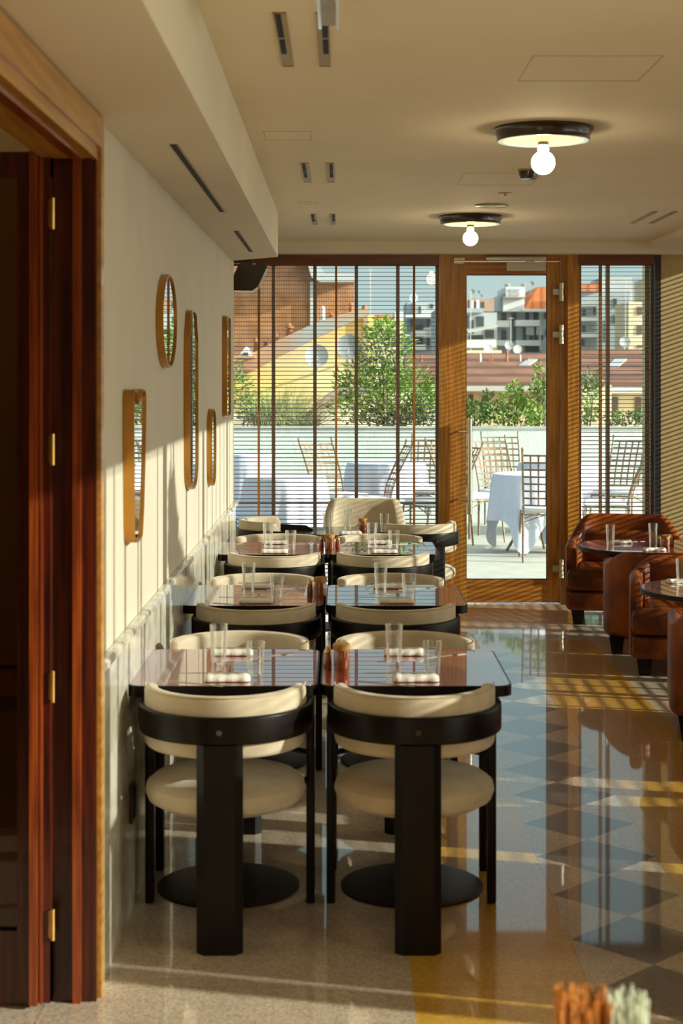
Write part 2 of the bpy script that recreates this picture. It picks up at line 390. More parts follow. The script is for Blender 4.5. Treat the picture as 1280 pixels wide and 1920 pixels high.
# stone wainscot with a cap moulding
ZWN = 0.905
wp = [(XL + 0.002, 0), (XL + 0.012, 0), (XL + 0.012, ZWN - 0.035), (XL + 0.020, ZWN - 0.028), (XL + 0.030, ZWN - 0.020), (XL + 0.030, ZWN - 0.004), (XL + 0.022, ZWN), (XL + 0.002, ZWN)]
struct('trim_5', MB().prism([(a, b) for a, b in wp], 4.43, 10.12, axis='Y'), 'wainscot_stone', smooth=0)

# ---- left doorway: jamb, casing and open leaf
dj = thing('door_1', None, None); tag(dj, kind='structure')
del_ = [k for k in ('label', 'category') if k in dj.keys()]
MB().box(XL + 0.001, XL + 0.022, DY1 + 0.005, DY1 + 0.055, 0, DZ - 0.0101).box(XL + 0.001, XL + 0.022, DY0 - 0.06, DY1 + 0.055, DZ - 0.01, DZ + 0.072).build('casing', 'casing_gold', dj, smooth=0)
MB().box(XL + 0.001, XL + 0.012, DY1 - 0.02, DY1 + 0.006, 0, DZ).box(XL - 0.03, XL + 0.001, DY1 - 0.022, DY1, 0, DZ).build('outer_jamb', 'mahogany', dj, smooth=0)
MB().box(XL - 0.050, XL - 0.028, DY1 - 0.036, DY1, 0, DZ).box(XL - 0.05, XL - 0.02, DY0, DY1 - 0.036, DZ - 0.05, DZ).build('jamb_bead', 'mahogany_light', dj, smooth=0)
MB().box(XL - 0.105, XL - 0.050, DY1 - 0.022, DY1, 0, DZ).box(XL - 0.13, XL - 0.105, DY1 - 0.004, DY1, 0, DZ).box(XL - 0.13, XL + 0.001, DY0, DY1 - 0.03, DZ - 0.02, DZ).build('jamb', 'mahogany', dj, smooth=0)
MB().box(XL - 0.13, XL + 0.001, DY0, DY1 - 0.04, DZ - 0.045, DZ - 0.021).box(XL + 0.001, XL + 0.014, DY0, DY1, DZ - 0.045, DZ - 0.01).build('head_jamb', 'casing_gold', dj, smooth=0)
leaf = thing('door_2', None, None); tag(leaf, kind='structure')
LX1 = WX(95, 4.31); LX0 = LX1 - 0.86; LY = 4.30
MB().box(LX1 - 0.088, LX1, LY, LY + 0.045, 0.012, 2.30).box(LX0, LX0 + 0.088, LY, LY + 0.045, 0.012, 2.30).build('stile', 'mahogany', leaf, smooth=0)
MB().box(LX0, LX1, LY + 0.002, LY + 0.043, 2.235, 2.30).box(LX0, LX1, LY + 0.002, LY + 0.043, 0.012, 0.205).build('rail', 'mahogany', leaf, smooth=0)
MB().box(LX1 - 0.052, LX1 - 0.030, LY - 0.022, LY, 0.012, 2.30).box(LX1 - 0.026, LX1 - 0.019, LY - 0.012, LY, 0.012, 2.30).build('moulding', 'mahogany_light', leaf, smooth=0)
MB().box(LX0 + 0.085, LX1 - 0.085, LY + 0.018, LY + 0.024, 0.20, 2.24).build('pane', 'door_pane', leaf, smooth=0)
for yy in (402, 842, 1284, 1728):
    z = WZ(yy, 4.32)
    h = MB().tube([(0, 0, -0.042), (0, 0, 0.042)], 0.006, 10).box(-0.012, 0.0, 0.002, 0.006, -0.036, 0.036)
    h.build('hinge', 'brass', leaf, loc=(LX1 + 0.008, LY - 0.004, z))

# ---- far glazed wall
K = YW / F
def X_(px): return WX(px, YW)
def Z_(py): return WZ(py, YW)
GY = YW + 0.06        # glass line
def glazing(name, x0, x1, mull, transom, z0=0.0, z1=2.585, label=None):
    r = thing(name, None, None); tag(r, kind='structure')
    fr = MB().box(x0, x1, GY - 0.03, GY + 0.03, z1 - 0.03, z1).box(x0, x1, GY - 0.03, GY + 0.03, z0, z0 + 0.05)
    fr.box(x0, x0 + 0.03, GY - 0.03, GY + 0.03, z0, z1).box(x1 - 0.02, x1, GY - 0.03, GY + 0.03, z0, z1)
    fr.build('window_frame', 'frame_bronze', r, smooth=0)
    for px in mull: MB().box(X_(px) - 0.013, X_(px) + 0.013, GY - 0.025, GY + 0.025, z0 + 0.05, z1 - 0.03).build('mullion', 'frame_bronze', r, smooth=0)
    if transom: MB().box(x0 + 0.03, x1 - 0.02, GY - 0.02, GY + 0.02, Z_(946), Z_(942)).build('transom', 'frame_bronze', r, smooth=0)
    MB().box(x0 + 0.028, x1 - 0.018, GY - 0.003, GY + 0.003, z0 + 0.048, z1 - 0.028).build('pane', 'window_glass', r, smooth=0)
    return r
XP0, XP1 = X_(822), X_(842)          # post left of the door
XQ0, XQ1 = X_(1062), X_(1083)        # post right of the door
glazing('window_1', -1.02, XP0, (512, 590, 668, 746), True)
glazing('window_2', XQ1, X_(1226), (1141,), False)
struct('trim_6', MB().box(XP0, XP1, YW - 0.06, GY + 0.04, 0, 2.589), 'door_oak', smooth=0)
struct('trim_7', MB().box(XQ0, XQ1, YW - 0.06, GY + 0.04, 0, 2.589), 'door_oak', smooth=0)
struct('trim_8', MB().box(X_(1225), X_(1236), YW - 0.05, GY + 0.04, 0, 2.589), 'frame_black', smooth=0)
struct('trim_9', MB().box(X_(1214), X_(1225) , GY + 0.05, GY + 0.16, 0, 2.62), 'cream_render', smooth=0)
struct('wall_pier', MB().box(X_(1236), XR + 0.02, YW - 0.04, YW + 0.12, 0, 2.60), 'pier_beige', smooth=0)

# door
d = thing('door_3', None, None); tag(d, kind='structure')
def yb(px0, px1, py0, py1, mb, y0, y1): return mb.box(X_(px0), X_(px1), y0, y1, Z_(py1), Z_(py0))
m = MB(); yb(842, 850, 478, 1132, m, YW - 0.03, YW + 0.09); yb(1049.5, 1062, 478, 1132, m, YW - 0.03, YW + 0.09); m.build('door_frame', 'door_oak', d, smooth=0)
m = MB(); yb(850, 1049.5, 478, 490, m, YW - 0.03, YW + 0.09); m.build('door_head', 'door_oak_x', d, smooth=0)
m = MB(); yb(851, 873.5, 491.5, 1129, m, YW - 0.015, YW + 0.05); yb(1025, 1048.5, 491.5, 1129, m, YW - 0.015, YW + 0.05); m.build('stile', 'door_oak', d, smooth=0)
m = MB(); yb(873.5, 1025, 491.5, 515, m, YW - 0.013, YW + 0.048); yb(873.5, 1025, 1086.5, 1129, m, YW - 0.013, YW + 0.048); m.build('rail', 'door_oak_x', d, smooth=0)
m = MB(); yb(872, 1026.5, 514, 1088, m, YW + 0.016, YW + 0.022); m.build('pane', 'window_glass', d, smooth=0)
m = MB(); yb(873.2, 874.6, 515, 1086.5, m, YW + 0.0, YW + 0.015); yb(1023.8, 1025.2, 515, 1086.5, m, YW, YW + 0.015); yb(874.6, 1023.8, 515, 516.4, m, YW, YW + 0.015); yb(874.6, 1023.8, 1085, 1086.5, m, YW, YW + 0.015); m.build('gasket', 'frame_black', d, smooth=0)
m = MB(); m.rbox(X_(908.5), X_(1021), YW - 0.085, YW - 0.03, Z_(490), Z_(482.5), 0.006, 2); yb(985, 1000, 489, 495, m, YW - 0.07, YW - 0.02); m.build('door_closer', 'satin_plate', d)
m = MB(); yb(949, 1022, 492.5, 508.5, m, YW - 0.03, YW - 0.016); m.build('closer_plate', 'satin_plate', d, smooth=0)
m = MB(); yb(850.5, 870, 484.5, 489, m, YW - 0.045, YW - 0.016); yb(850.5, 868, 491.5, 495, m, YW - 0.04, YW - 0.016); m.build('latch', 'satin_plate', d, smooth=0)
for (a, b) in ((531, 565), (610, 645), (1048, 1082)):
    hx = X_(1050.5); m = MB(); zc = (Z_(a) + Z_(b)) / 2
    m.tube([(hx, YW - 0.045, Z_(b)), (hx, YW - 0.045, zc - 0.022)], 0.019, 12).tube([(hx, YW - 0.045, zc + 0.022), (hx, YW - 0.045, Z_(a))], 0.019, 12)
    m.tube([(hx, YW - 0.045, zc - 0.02), (hx, YW - 0.045, zc + 0.02)], 0.016, 12)
    m.box(X_(1035), hx, YW - 0.045, YW - 0.016, zc - 0.022, zc + 0.022)
    m.build('hinge', 'satin_plate', d)
m = MB(); hx = X_(878); m.tube([(hx, YW - 0.10, Z_(962)), (hx, YW - 0.10, Z_(785))], 0.019, 14)
for yy in (809, 935): m.tube([(hx, YW - 0.10, Z_(yy)), (X_(860), YW - 0.10, Z_(yy)), (X_(858), YW - 0.014, Z_(yy))], 0.009, 8)
m.build('pull_handle', 'steel', d)

# ---- right side: wall of windows (sun comes in here)
sw = thing('window_3', None, None); tag(sw, kind='structure')
fr = MB().box(XR, XR + 0.08, -3.0, YW, 0, 0.10).box(XR, XR + 0.08, -3.0, YW, 2.63, 2.66)
fr.build('window_frame', 'frame_bronze', sw, smooth=0)
for yy, w in ((-1.35, .1), (0.35, .1), (2.0, .1), (3.68, .1), (5.28, .12), (7.0, .1), (8.65, .1), (10.3, .1), (11.93, .08)):
    MB().box(XR, XR + 0.08, yy - w / 2, yy + w / 2, 0.10, 2.63).build('mullion', 'frame_bronze', sw, smooth=0)
for yy in (2.55, 4.15, 4.55, 5.60, 6.15, 7.55, 8.10, 9.2, 9.75):
    MB().box(XR + 0.01, XR + 0.05, yy - 0.014, yy + 0.014, 0.10, 2.63).build('glazing_bar', 'frame_bronze', sw, smooth=0)
MB().box(XR + 0.037, XR + 0.043, -3.0, YW, 0.098, 2.632).build('pane', 'window_glass', sw, smooth=0)

# ================================================================== BLINDS
def blind(label, axis, a0, a1, c, z0, z1, pitch, w, tapes, tilt, tape_w=0.016, pelmet=None, cat='venetian blind', bottom=True):
    """axis 'X': slats run along X at depth y=c; axis 'Y': slats run along Y at x=c"""
    r = thing('venetian_blind', label, cat, (0, 0, 0))
    def bx(m, u0, u1, v0, v1, w0, w1):
        return m.box(u0, u1, v0, v1, w0, w1) if axis == 'X' else m.box(v0, v1, u0, u1, w0, w1)
    s = MB(); n = int((z1 - z0 - 0.03) / pitch)
    ca, sa = math.cos(tilt) * w / 2, math.sin(tilt) * w / 2
    for i in range(n):
        z = z1 - 0.012 - i * pitch
        t = 0.0011
        P = [(-ca, -sa), (0, 0.0012), (ca, sa)]
        up = [(c + p, z + q + t) for p, q in P]; dn = [(c + p, z + q - t) for p, q in P][::-1]
        poly = up + dn
        s.prism(poly, a0 + 0.004, a1 - 0.004, axis='X') if axis == 'X' else s.prism(poly, a0 + 0.004, a1 - 0.004, axis='Y')
    s.build('slats', 'slat_brown', r, smooth=0)
    bx(MB(), a0 + 0.002, a1 - 0.002, c - w / 2, c + w / 2, z1 + 0.004, (z1 + 0.03) if axis == 'X' else 2.632).build('headrail', 'frame_black', r, smooth=0)
    if bottom: bx(MB(), a0 + 0.004, a1 - 0.004, c - w / 2, c + w / 2, z0, z0 + 0.018).build('bottom_rail', 'slat_brown', r, smooth=0)
    for tp in tapes:
        m = MB(); e = w / 2 + 0.0015
        bx(m, tp - tape_w / 2, tp + tape_w / 2, c - e - 0.0006, c - e, z0, z1 + 0.004)
        bx(m, tp - tape_w / 2, tp + tape_w / 2, c + e, c + e + 0.0006, z0, z1 + 0.004)
        m.build('ladder_tape', 'tape_orange', r, smooth=0)
    if pelmet:
        bx(MB(), a0, a1, c - 0.04, c - 0.022, pelmet[0], pelmet[1]).build('pelmet', 'pelmet_wood', r, smooth=0)
    return r
BY = YW - 0.03
def XB(px): return WX(px, BY)
def ZB(py): return WZ(py, BY)
blind('wide brown venetian blind over the long window left of the terrace door', 'X', -1.0, XB(821.5), BY, 0.06, ZB(500), 0.0305, 0.027, [XB(485), XB(630), XB(776)], math.radians(7), pelmet=(ZB(498), ZB(478.5)))
blind('narrow brown venetian blind over the window right of the terrace door', 'X', XB(1083.5), XB(1224.5), BY, 0.06, ZB(499), 0.0305, 0.027, [XB(1125)], math.radians(7), tape_w=0.02, pelmet=(ZB(497), ZB(476.5)))
bays = [-2.95, -1.35, 0.35, 2.0, 3.68, 5.28, 7.0, 8.65, 10.3, 11.89]
ords = ['farthest behind the viewer', 'second bay behind the viewer', 'bay beside the viewer', 'bay by the doorway', 'bay beside the front tables', 'bay between the front tables', 'bay beside the second tables', 'bay beside the near leather armchairs', 'bay beside the far leather armchairs']
SWIDE = 0.028
for i in range(len(bays) - 1):
    a, b = bays[i] + 0.06, bays[i + 1] - 0.05
    if i in (2, 3): continue        # raised blinds: open glass here
    blind('brown venetian blind on the sunny side window, ' + ords[i], 'Y', a, b, XR - 0.035, 0.16, 2.60 - 0.006 * max(0, i - 3), 0.034, SWIDE, [a + 0.18, (a + b) / 2, b - 0.18], math.radians(0), tape_w=0.02)

# ================================================================== CEILING FITTINGS
def slot(x0, x1, y0, y1, z, label, bars=True, name='ceiling_slot_vent'):
    r = thing(name, label, 'vent', ((x0 + x1) / 2, (y0 + y1) / 2, z), group='slot vents in the white ceiling')
    w, l = (x1 - x0) / 2, (y1 - y0) / 2
    fr = MB().box(-w, -w + 0.004, -l, l, -0.004, 0.0).box(w - 0.004, w, -l, l, -0.004, 0).box(-w, w, -l, -l + 0.004, -0.004, 0).box(-w, w, l - 0.004, l, -0.004, 0)
    fr.build('trim_edge', 'slot_bronze', r, smooth=0)
    MB().box(-w + 0.004, w - 0.004, -l + 0.004, l - 0.004, -0.0022, 0.0).build('throat', 'slot_bronze', r, smooth=0)
    if bars:
        sg = -1 if 'left slot' in label else 1
        ga, gb = (-w + 0.004, 0.003) if sg < 0 else (-0.003, w - 0.004)
        MB().box(ga, gb, -l + 0.004, -0.06, -0.0035, -0.0018).box(ga, gb, -0.03, l - 0.2, -0.0035, -0.0018).build('air_gap', 'slot_black', r, smooth=0)
    return r
for (y0, y1, nm) in ((4.31, 5.06, 'nearest'), (7.37, 8.10, 'middle'), (9.71, 10.37, 'farthest')):
    slot(-0.183, -0.147, y0, y1, ZC, f'left slot of the {nm} pair of ceiling vents beside the bulkhead')
    slot(-0.067, -0.031, y0, y1, ZC, f'right slot of the {nm} pair of ceiling vents beside the bulkhead')
slot(1.865, 1.895, 9.56, 10.30, ZC, 'left slot of the vent pair at the far right of the ceiling', False)
slot(1.985, 2.015, 9.56, 10.30, ZC, 'right slot of the vent pair at the far right of the ceiling', False)
for (y0, y1, lb) in ((4.93, 6.97, 'long black air slot in the underside of the left bulkhead'), (7.90, 9.23, 'short black air slot at the far end of the left bulkhead')):
    r = thing('linear_air_slot', lb, 'vent', (-0.515, (y0 + y1) / 2, ZS)); l = (y1 - y0) / 2
    MB().box(-0.011, 0.011, -l, l, -0.002, 0.0).build('throat', 'slot_black', r, smooth=0)
    MB().box(0.011, 0.014, -l, l, -0.004, 0.0).build('trim_edge', 'slot_bronze', r, smooth=0)
def panel(x0, x1, y0, y1, label):
    m = MB(); t = 0.0016
    m.box(x0, x1, y0, y0 + t, -0.001, 0).box(x0, x1, y1 - t, y1, -0.001, 0).box(x0, x0 + t, y0, y1, -0.001, 0).box(x1 - t, x1, y0, y1, -0.001, 0)
    tag(m.build('ceiling_access_panel', 'hairline', loc=(0, 0, ZC), smooth=0), label, 'access panel')
panel(0.59, 0.99, 4.90, 5.32, 'flush white access panel in the ceiling, nearest on the right')
panel(0.60, 0.98, 7.75, 8.24, 'flush white access panel between the two ceiling lamps')
panel(-0.31, -0.12, 6.42, 6.66, 'small flush access panel between near and middle left slot vents')
panel(-0.24, -0.13, 9.02, 9.14, 'tiny flush access panel just before the farthest slot vents')

def lamp():
    r = thing('ceiling_lamp', '', 'ceiling lamp', group='flush ceiling lamps with bare globe bulbs')
    MB().lathe([(0.193, 0.0), (0.198, -0.004), (0.199, -0.010), (0.192, -0.016), (0.187, -0.026), (0.183, -0.040), (0.185, -0.047), (0.182, -0.052), (0.178, -0.052)], 48, cap=False).build('rim', 'brown_black', r)
    MB().lathe([(0.178, -0.052), (0.160, -0.052), (0.158, -0.050)], 48, cap=False).build('lower_lip', 'sign_acrylic', r)
    MB().lathe([(0.158, -0.050), (0.13, -0.024), (0.09, -0.012), (0.045, -0.010), (0.03, -0.03), (0.022, -0.055)], 40, cap=False).build('reflector', 'cream_enamel', r)
    sk = MB().lathe([(0.0, -0.052), (0.022, -0.052), (0.022, -0.068), (0.0, -0.068)], 20, cap=False).build('socket', 'brown_black', r)
    b = MB(); prof = [(0.017, -0.066), (0.022, -0.082)]
    for k in range(12): a = PI * (0.14 + 0.86 * k / 11); prof.append((0.047 * math.sin(a), -0.137 + 0.047 * math.cos(a)))
    b.lathe(prof, 28, cap=False).build('bulb', 'bulb_glow', sk)
    return r
lp = lamp()
for x, y, lb in ((0.803, 6.34, 'nearer dark-rimmed round ceiling lamp with a glowing globe bulb'), (0.80, 9.85, 'farther dark-rimmed round ceiling lamp near the terrace door')):
    o = place(lp, (x, y, ZC), 0, lb)
place(lp, (-2.1, 4.9, ZC), 0, 'round ceiling lamp added out of view to brighten the hall behind the left doorway')  # unseen lamp copy, added with the light below to brighten the hall
hl = bpy.data.lights.new('hall_fill', 'POINT'); hl.energy = 9; hl.color = (1, 0.72, 0.4); hl.shadow_soft_size = 0.05  # added fill light that lifts the black behind the door glass
ho = bpy.data.objects.new('hall_fill', hl); COL.objects.link(ho); ho.location = (-2.1, 4.9, ZC - 0.22)
r = thing('smoke_detector', 'dark domed smoke detector behind the nearer ceiling lamp', 'smoke detector', (0.894, 7.62, ZC))
MB().lathe([(0.046, 0), (0.046, -0.012), (0.044, -0.03), (0.036, -0.045), (0.0, -0.050)], 28, cap=False).build('housing', 'brown_black', r)
MB().lathe([(0.05, 0.0), (0.05, -0.008), (0.046, -0.010)], 28, cap=False).build('base_ring', 'slot_bronze', r)
r = thing('ceiling_speaker', 'flat dark round ceiling speaker just before the farther lamp', 'speaker', (0.868, 9.2, ZC))
MB().lathe([(0.094, 0), (0.094, -0.008), (0.088, -0.010)], 36, cap=False).build('bezel', 'slot_bronze', r)
MB().lathe([(0.088, -0.009), (0.0, -0.007)], 36, cap=False).build('grille', 'brown_black', r)
r = thing('sprinkler_head', 'small brass sprinkler head between the two ceiling lamps', 'sprinkler', (0.885, 8.6, ZC))
MB().lathe([(0.04, 0), (0.04, -0.004), (0.0, -0.005)], 24, cap=False).build('escutcheon', 'slot_bronze', r)
MB().lathe([(0.006, -0.004), (0.006, -0.016), (0.015, -0.018), (0.0, -0.020)], 12, cap=False).build('deflector', 'brass', r)
r = thing('hanging_sign', 'pale blue acrylic sign hanging at the top edge of the ceiling', 'sign', (-0.03, 3.9, 0))
MB().box(-0.026, -0.018, -0.16, 0.16, 2.577, ZC - 0.02).box(0.019, 0.026, -0.16, 0.16, 2.577, ZC - 0.02).build('side_panel', 'sign_acrylic', r, smooth=0)
MB().box(-0.018, 0.019, -0.155, 0.155, 2.585, ZC - 0.03).build('core', 'coping_grey', r, smooth=0)
MB().box(-0.03, 0.03, -0.05, 0.05, ZC - 0.02, ZC).build('bracket', 'satin_plate', r, smooth=0)
# hanging loudspeaker in the alcove corner
r = thing('wall_loudspeaker', 'brown faceted loudspeaker hung under the end of the bulkhead', 'loudspeaker', (0, 0, 0))
SY = 10.75
pz = [(40, 240), (105, 95), (190, 58), (400, 72), (427, 130), (330, 340), (262, 398), (40, 392)]
poly = [(WX(430 + a / 6.095, SY), WZ(480 + b / 6.095, SY)) for a, b in pz]
MB().prism(poly, SY, SY + 0.20, axis='Y').build('cabinet', 'brown_black', r, smooth=0)
cx = sum(p[0] for p in poly) / 8; cz = sum(p[1] for p in poly) / 8
MB().prism([(cx + (a - cx) * 0.94, cz + (b - cz) * 0.94) for a, b in poly], SY - 0.006, SY, axis='Y').build('grille', 'brown_black', r, smooth=0)
MB().box(-0.78, -0.60, SY + 0.06, SY + 0.14, WZ(492, SY) , ZC - 0.001).build('bracket', 'frame_black', r, smooth=0)
MB().box(WX(474, SY), WX(479, SY), SY - 0.012, SY - 0.006, WZ(497, SY), WZ(493, SY)).build('badge', 'brass', r, smooth=0)

# ================================================================== MIRRORS
def mirror(label, outline, dep=0.028):
    """outline: list of (Y, Z) for the outer edge of the frame, on the left wall"""
    r = thing('wall_mirror', label, 'mirror', (XL, 0, 0), group='gilt framed mirrors on the left wall')
    cy = sum(p[0] for p in outline) / len(outline); cz = sum(p[1] for p in outline) / len(outline)
    def ins(p, t):
        v = Vector((p[0] - cy, p[1] - cz)); q = v.normalized() * t; return (p[0] - q.x, p[1] - q.y)
    inn = [ins(p, 0.007) for p in outline]; n = len(outline)
    vs = [(0.001, *p) for p in outline] + [(dep, *p) for p in outline] + [(dep, *p) for p in inn] + [(dep - 0.008, *p) for p in inn]
    fs = [(j * n + i, j * n + (i + 1) % n, (j + 1) * n + (i + 1) % n, (j + 1) * n + i) for j in range(3) for i in range(n)]
    MB().add(vs, fs).build('frame', 'gilt', r, smooth=40)
    MB().add([(dep - 0.007, *p) for p in inn], [tuple(range(n))]).build('glass', 'mirror_glass', r, smooth=0)
    MB().add([(0.0012, *ins(p, 0.003)) for p in outline], [tuple(range(n))]).build('backing', 'frame_black', r, smooth=0)
    return r
def ell(cy, cz, a, b, p=2.0, n=48):
    o = []
    for k in range(n):
        t = 2 * PI * k / n; c, s = math.cos(t), math.sin(t)
        o.append((cy + a * math.copysign(abs(c) ** (2 / p), c), cz + b * math.copysign(abs(s) ** (2 / p), s)))
    return o
def smooth_poly(pts, it=2):
    for _ in range(it):
        q = []
        for i in range(len(pts)):
            a, b = pts[i], pts[(i + 1) % len(pts)]
            q += [(a[0] * .75 + b[0] * .25, a[1] * .75 + b[1] * .25), (a[0] * .25 + b[0] * .75, a[1] * .25 + b[1] * .75)]
        pts = q
    return pts
m1 = [(4.955, 1.655), (5.03, 1.655), (5.07, 1.615), (5.11, 1.615), (5.15, 1.655), (5.26, 1.655), (5.275, 1.60), (5.225, 1.32), (5.18, 1.19), (5.15, 1.172), (5.00, 1.172), (4.975, 1.19), (4.965, 1.32), (4.950, 1.60)]
mirror('nearest wall mirror, tapering gilt frame with a notched top', smooth_poly(m1), 0.036)
mirror('highest wall mirror, oval with a dark gilt rim', ell(6.09, 1.905, 0.25, 0.178))
m3 = [(6.96, 1.985), (7.20, 1.985), (7.22, 1.93), (7.28, 1.87), (7.285, 1.80), (7.285, 1.30), (7.26, 1.235), (7.17, 1.195), (7.00, 1.195), (6.91, 1.235), (6.885, 1.30), (6.885, 1.80), (6.89, 1.87), (6.94, 1.93)]
mirror('tallest wall mirror, bottle shaped with a narrow neck', smooth_poly(m3))
mirror('smallest wall mirror, slim upright oval low on the wall', ell(8.20, 1.33, 0.14, 0.197, 2.6))
mirror('farthest wall mirror, upright rectangle beside the window end', smooth_poly([(9.13, 1.46), (9.43, 1.46), (9.445, 1.49), (9.445, 2.01), (9.43, 2.04), (9.13, 2.04), (9.125, 2.01), (9.125, 1.49)], 1))
r = thing('wall_socket', 'black double wall socket low on the stone wainscot', 'wall socket', (XL + 0.0125, 5.06, 0.35))
MB().rbox(0, 0.010, -0.045, 0.045, -0.06, 0.06, 0.004, 2).build('plate', 'frame_black', r)
MB().rbox(0.009, 0.014, -0.03, 0.03, -0.045, 0.045, 0.002, 2).build('insert', 'black_metal', r)

# ================================================================== DINING CHAIRS
def arc(r, a0, a1, n, c=(0, 0)): return [(c[0] + r * math.cos(math.radians(a0 + (a1 - a0) * k / n)), c[1] + r * math.sin(math.radians(a0 + (a1 - a0) * k / n))) for k in range(n + 1)]
def dining_chair():
    r = thing('dining_chair', '', 'chair')
    R = 0.259
    path = [(-R, 0.235)] + [(-R, 0.235 - 0.235 * k / 5) for k in range(1, 5)] + arc(R, 180, 360, 32) + [(R, 0.235 * k / 5) for k in range(1, 5)] + [(R, 0.235)]
    def top(q):
        e = min(q, 1 - q); return 0.694 - 0.012 * max(0, 1 - e / 0.12) - (0.025 * (1 - e / 0.012) if e < 0.012 else 0)
    def bot(q):
        e = min(q, 1 - q); return 0.612 - 0.02 * max(0, 1 - e / 0.10) + (0.025 * (1 - e / 0.012) if e < 0.012 else 0)
    br = MB().sweep(path, 0.021, bot, top, 0.006).build('back_rail', 'black_lacquer', r)
    RC = 0.2285
    def ct(q):
        e = min(q, 1 - q); return 0.750 - 0.04 * max(0, 1 - e / 0.035) ** 2
    def cb(q):
        e = min(q, 1 - q); return 0.565 + 0.06 * max(0, 1 - e / 0.12) ** 2
    def cth(q):
        e = min(q, 1 - q); return 0.043 * (0.55 + 0.45 * min(1, e / 0.04))
    bc = MB().sweep(arc(RC, 176, 364, 40), cth, cb, ct, 0.017, seg=4).build('back_cushion', 'suede', r)
    MB().tube([(x, y, 0.7475) for x, y in arc(RC + 0.018, 178, 362, 30)], 0.0022, 6).build('piping', 'suede_tan', bc)
    prof = [(0.0, 0.376), (0.15, 0.376), (0.208, 0.382), (0.238, 0.400), (0.2475, 0.424), (0.243, 0.446), (0.222, 0.463), (0.17, 0.472), (0.08, 0.476), (0.0, 0.477)]
    MB().lathe(prof, 48, cap=False).build('seat', 'suede', r)
    MB().lathe([(0, 0.360), (0.13, 0.360), (0.15, 0.386), (0, 0.386)], 32, cap=False).build('seat_base', 'black_lacquer', r)
    w = 0.068; c = 0.022; y0 = -R - 0.014; y1 = -R + 0.052
    MB().prism([(-w + c, y0), (w - c, y0), (w, y0 + c), (w, y1 - c), (w - c, y1), (-w + c, y1), (-w, y1 - c), (-w, y0 + c)], 0.0, 0.613).build('leg', 'black_lacquer', r, smooth=0)
    MB().box(-0.03, 0.03, y1 - 0.005, -0.10, 0.345, 0.375).build('seat_bracket', 'black_lacquer', r, smooth=0)
    MB().lathe([(0, 0.0), (0.009, 0.0), (0.009, 0.003), (0, 0.003)], 14, cap=False).build('screw_cap', 'brown_black', br, loc=(0, -R - 0.013, 0.652), rot=(PI / 2, 0, 0))
    for s in (-1, 1):
        MB().rbox(s * R - 0.014, s * R + 0.014, 0.185, 0.232, 0.0, 0.605, 0.006, 2).build('leg', 'black_lacquer', r)
    for s in (-1, 1):
        MB().tube([(s * (R - 0.008), 0.20, 0.40), (s * 0.20, 0.12, 0.392)], 0.011, 8).build('seat_strut', 'black_lacquer', r)
    return r
CH = dining_chair()
ROWS = [(5.325, 'front'), (7.06, 'second'), (8.97, 'third')]
SIDE = [(-0.355, 'wall-side'), (0.228, 'aisle-side')]
for ry, rn in ROWS:
    for sx_, sn in SIDE:
        dx = {'front': 0, 'second': 0.003, 'third': 0.0}[rn]
        place(CH, (sx_ + dx, ry - 0.37, 0), 0, f'beige and black chair with its back to the viewer at the {rn} {sn} dining table', 'beige suede chairs with black frames')
        place(CH, (sx_ + dx + (-0.006 if sx_ < 0 else 0.004), ry + 0.385, 0), PI, f'beige and black chair facing the viewer across the {rn} {sn} dining table', 'beige suede chairs with black frames')
place(CH, (0.50, 10.36, 0), math.radians(24), 'beige and black chair turned aside at the far table near the terrace door post', 'beige suede chairs with black frames')
place(CH, (-0.42, 10.55, 0), -PI / 2, 'beige and black chair seen side-on at the end of the left wall', 'beige suede chairs with black frames')

# ================================================================== TABLES
def rrect(x0, x1, y0, y1, r, n=5):
    o = []
    for cx, cy, a in ((x1 - r, y1 - r, 0), (x0 + r, y1 - r, 90), (x0 + r, y0 + r, 180), (x1 - r, y0 + r, 270)): o += arc(r, a, a + 90, n, (cx, cy))
    return o
ZT = 0.730
def dining_table():
    r = thing('dining_table', '', 'table')
    MB().prism(rrect(-0.294, 0.294, -0.331, 0.331, 0.045), ZT - 0.012, ZT).build('tabletop', 'red_lacquer', r, smooth=30)
    MB().prism(rrect(-0.300, 0.300, -0.337, 0.337, 0.05), ZT - 0.034, ZT - 0.0008).build('edge', 'black_lacquer', r, smooth=30)
    MB().lathe([(0.030, 0.012), (0.030, ZT - 0.05), (0.10, ZT - 0.045), (0.10, ZT - 0.034)], 24, cap=False).build('column', 'black_metal', r)
    MB().lathe([(0.0, 0.0), (0.236, 0.0), (0.236, 0.006), (0.22, 0.010), (0.05, 0.016), (0.0, 0.016)], 64, cap=False).build('base', 'black_metal', r)
    return r
TB = dining_table()
for ry, rn in ROWS:
    for sx_, sn in SIDE:
        place(TB, (-0.372 if sx_ < 0 else 0.238, ry, 0), 0, f'{rn} {sn} dining table with glossy red top and black edge', 'red-topped dining tables')
r = thing('cafe_table', 'small round dark table before the beige armchair by the window', 'table', (0.01, 10.80, 0))
MB().lathe([(0, 0.625), (0.295, 0.625), (0.30, 0.63), (0.30, 0.648), (0, 0.65)], 48, cap=False).build('tabletop', 'brown_black', r)
MB().lathe([(0.03, 0.012), (0.03, 0.60), (0.08, 0.61), (0.08, 0.625)], 20, cap=False).build('column', 'black_metal', r)
MB().lathe([(0, 0), (0.2, 0), (0.2, 0.008), (0.04, 0.016), (0, 0.016)], 40, cap=False).build('base', 'black_metal', r)

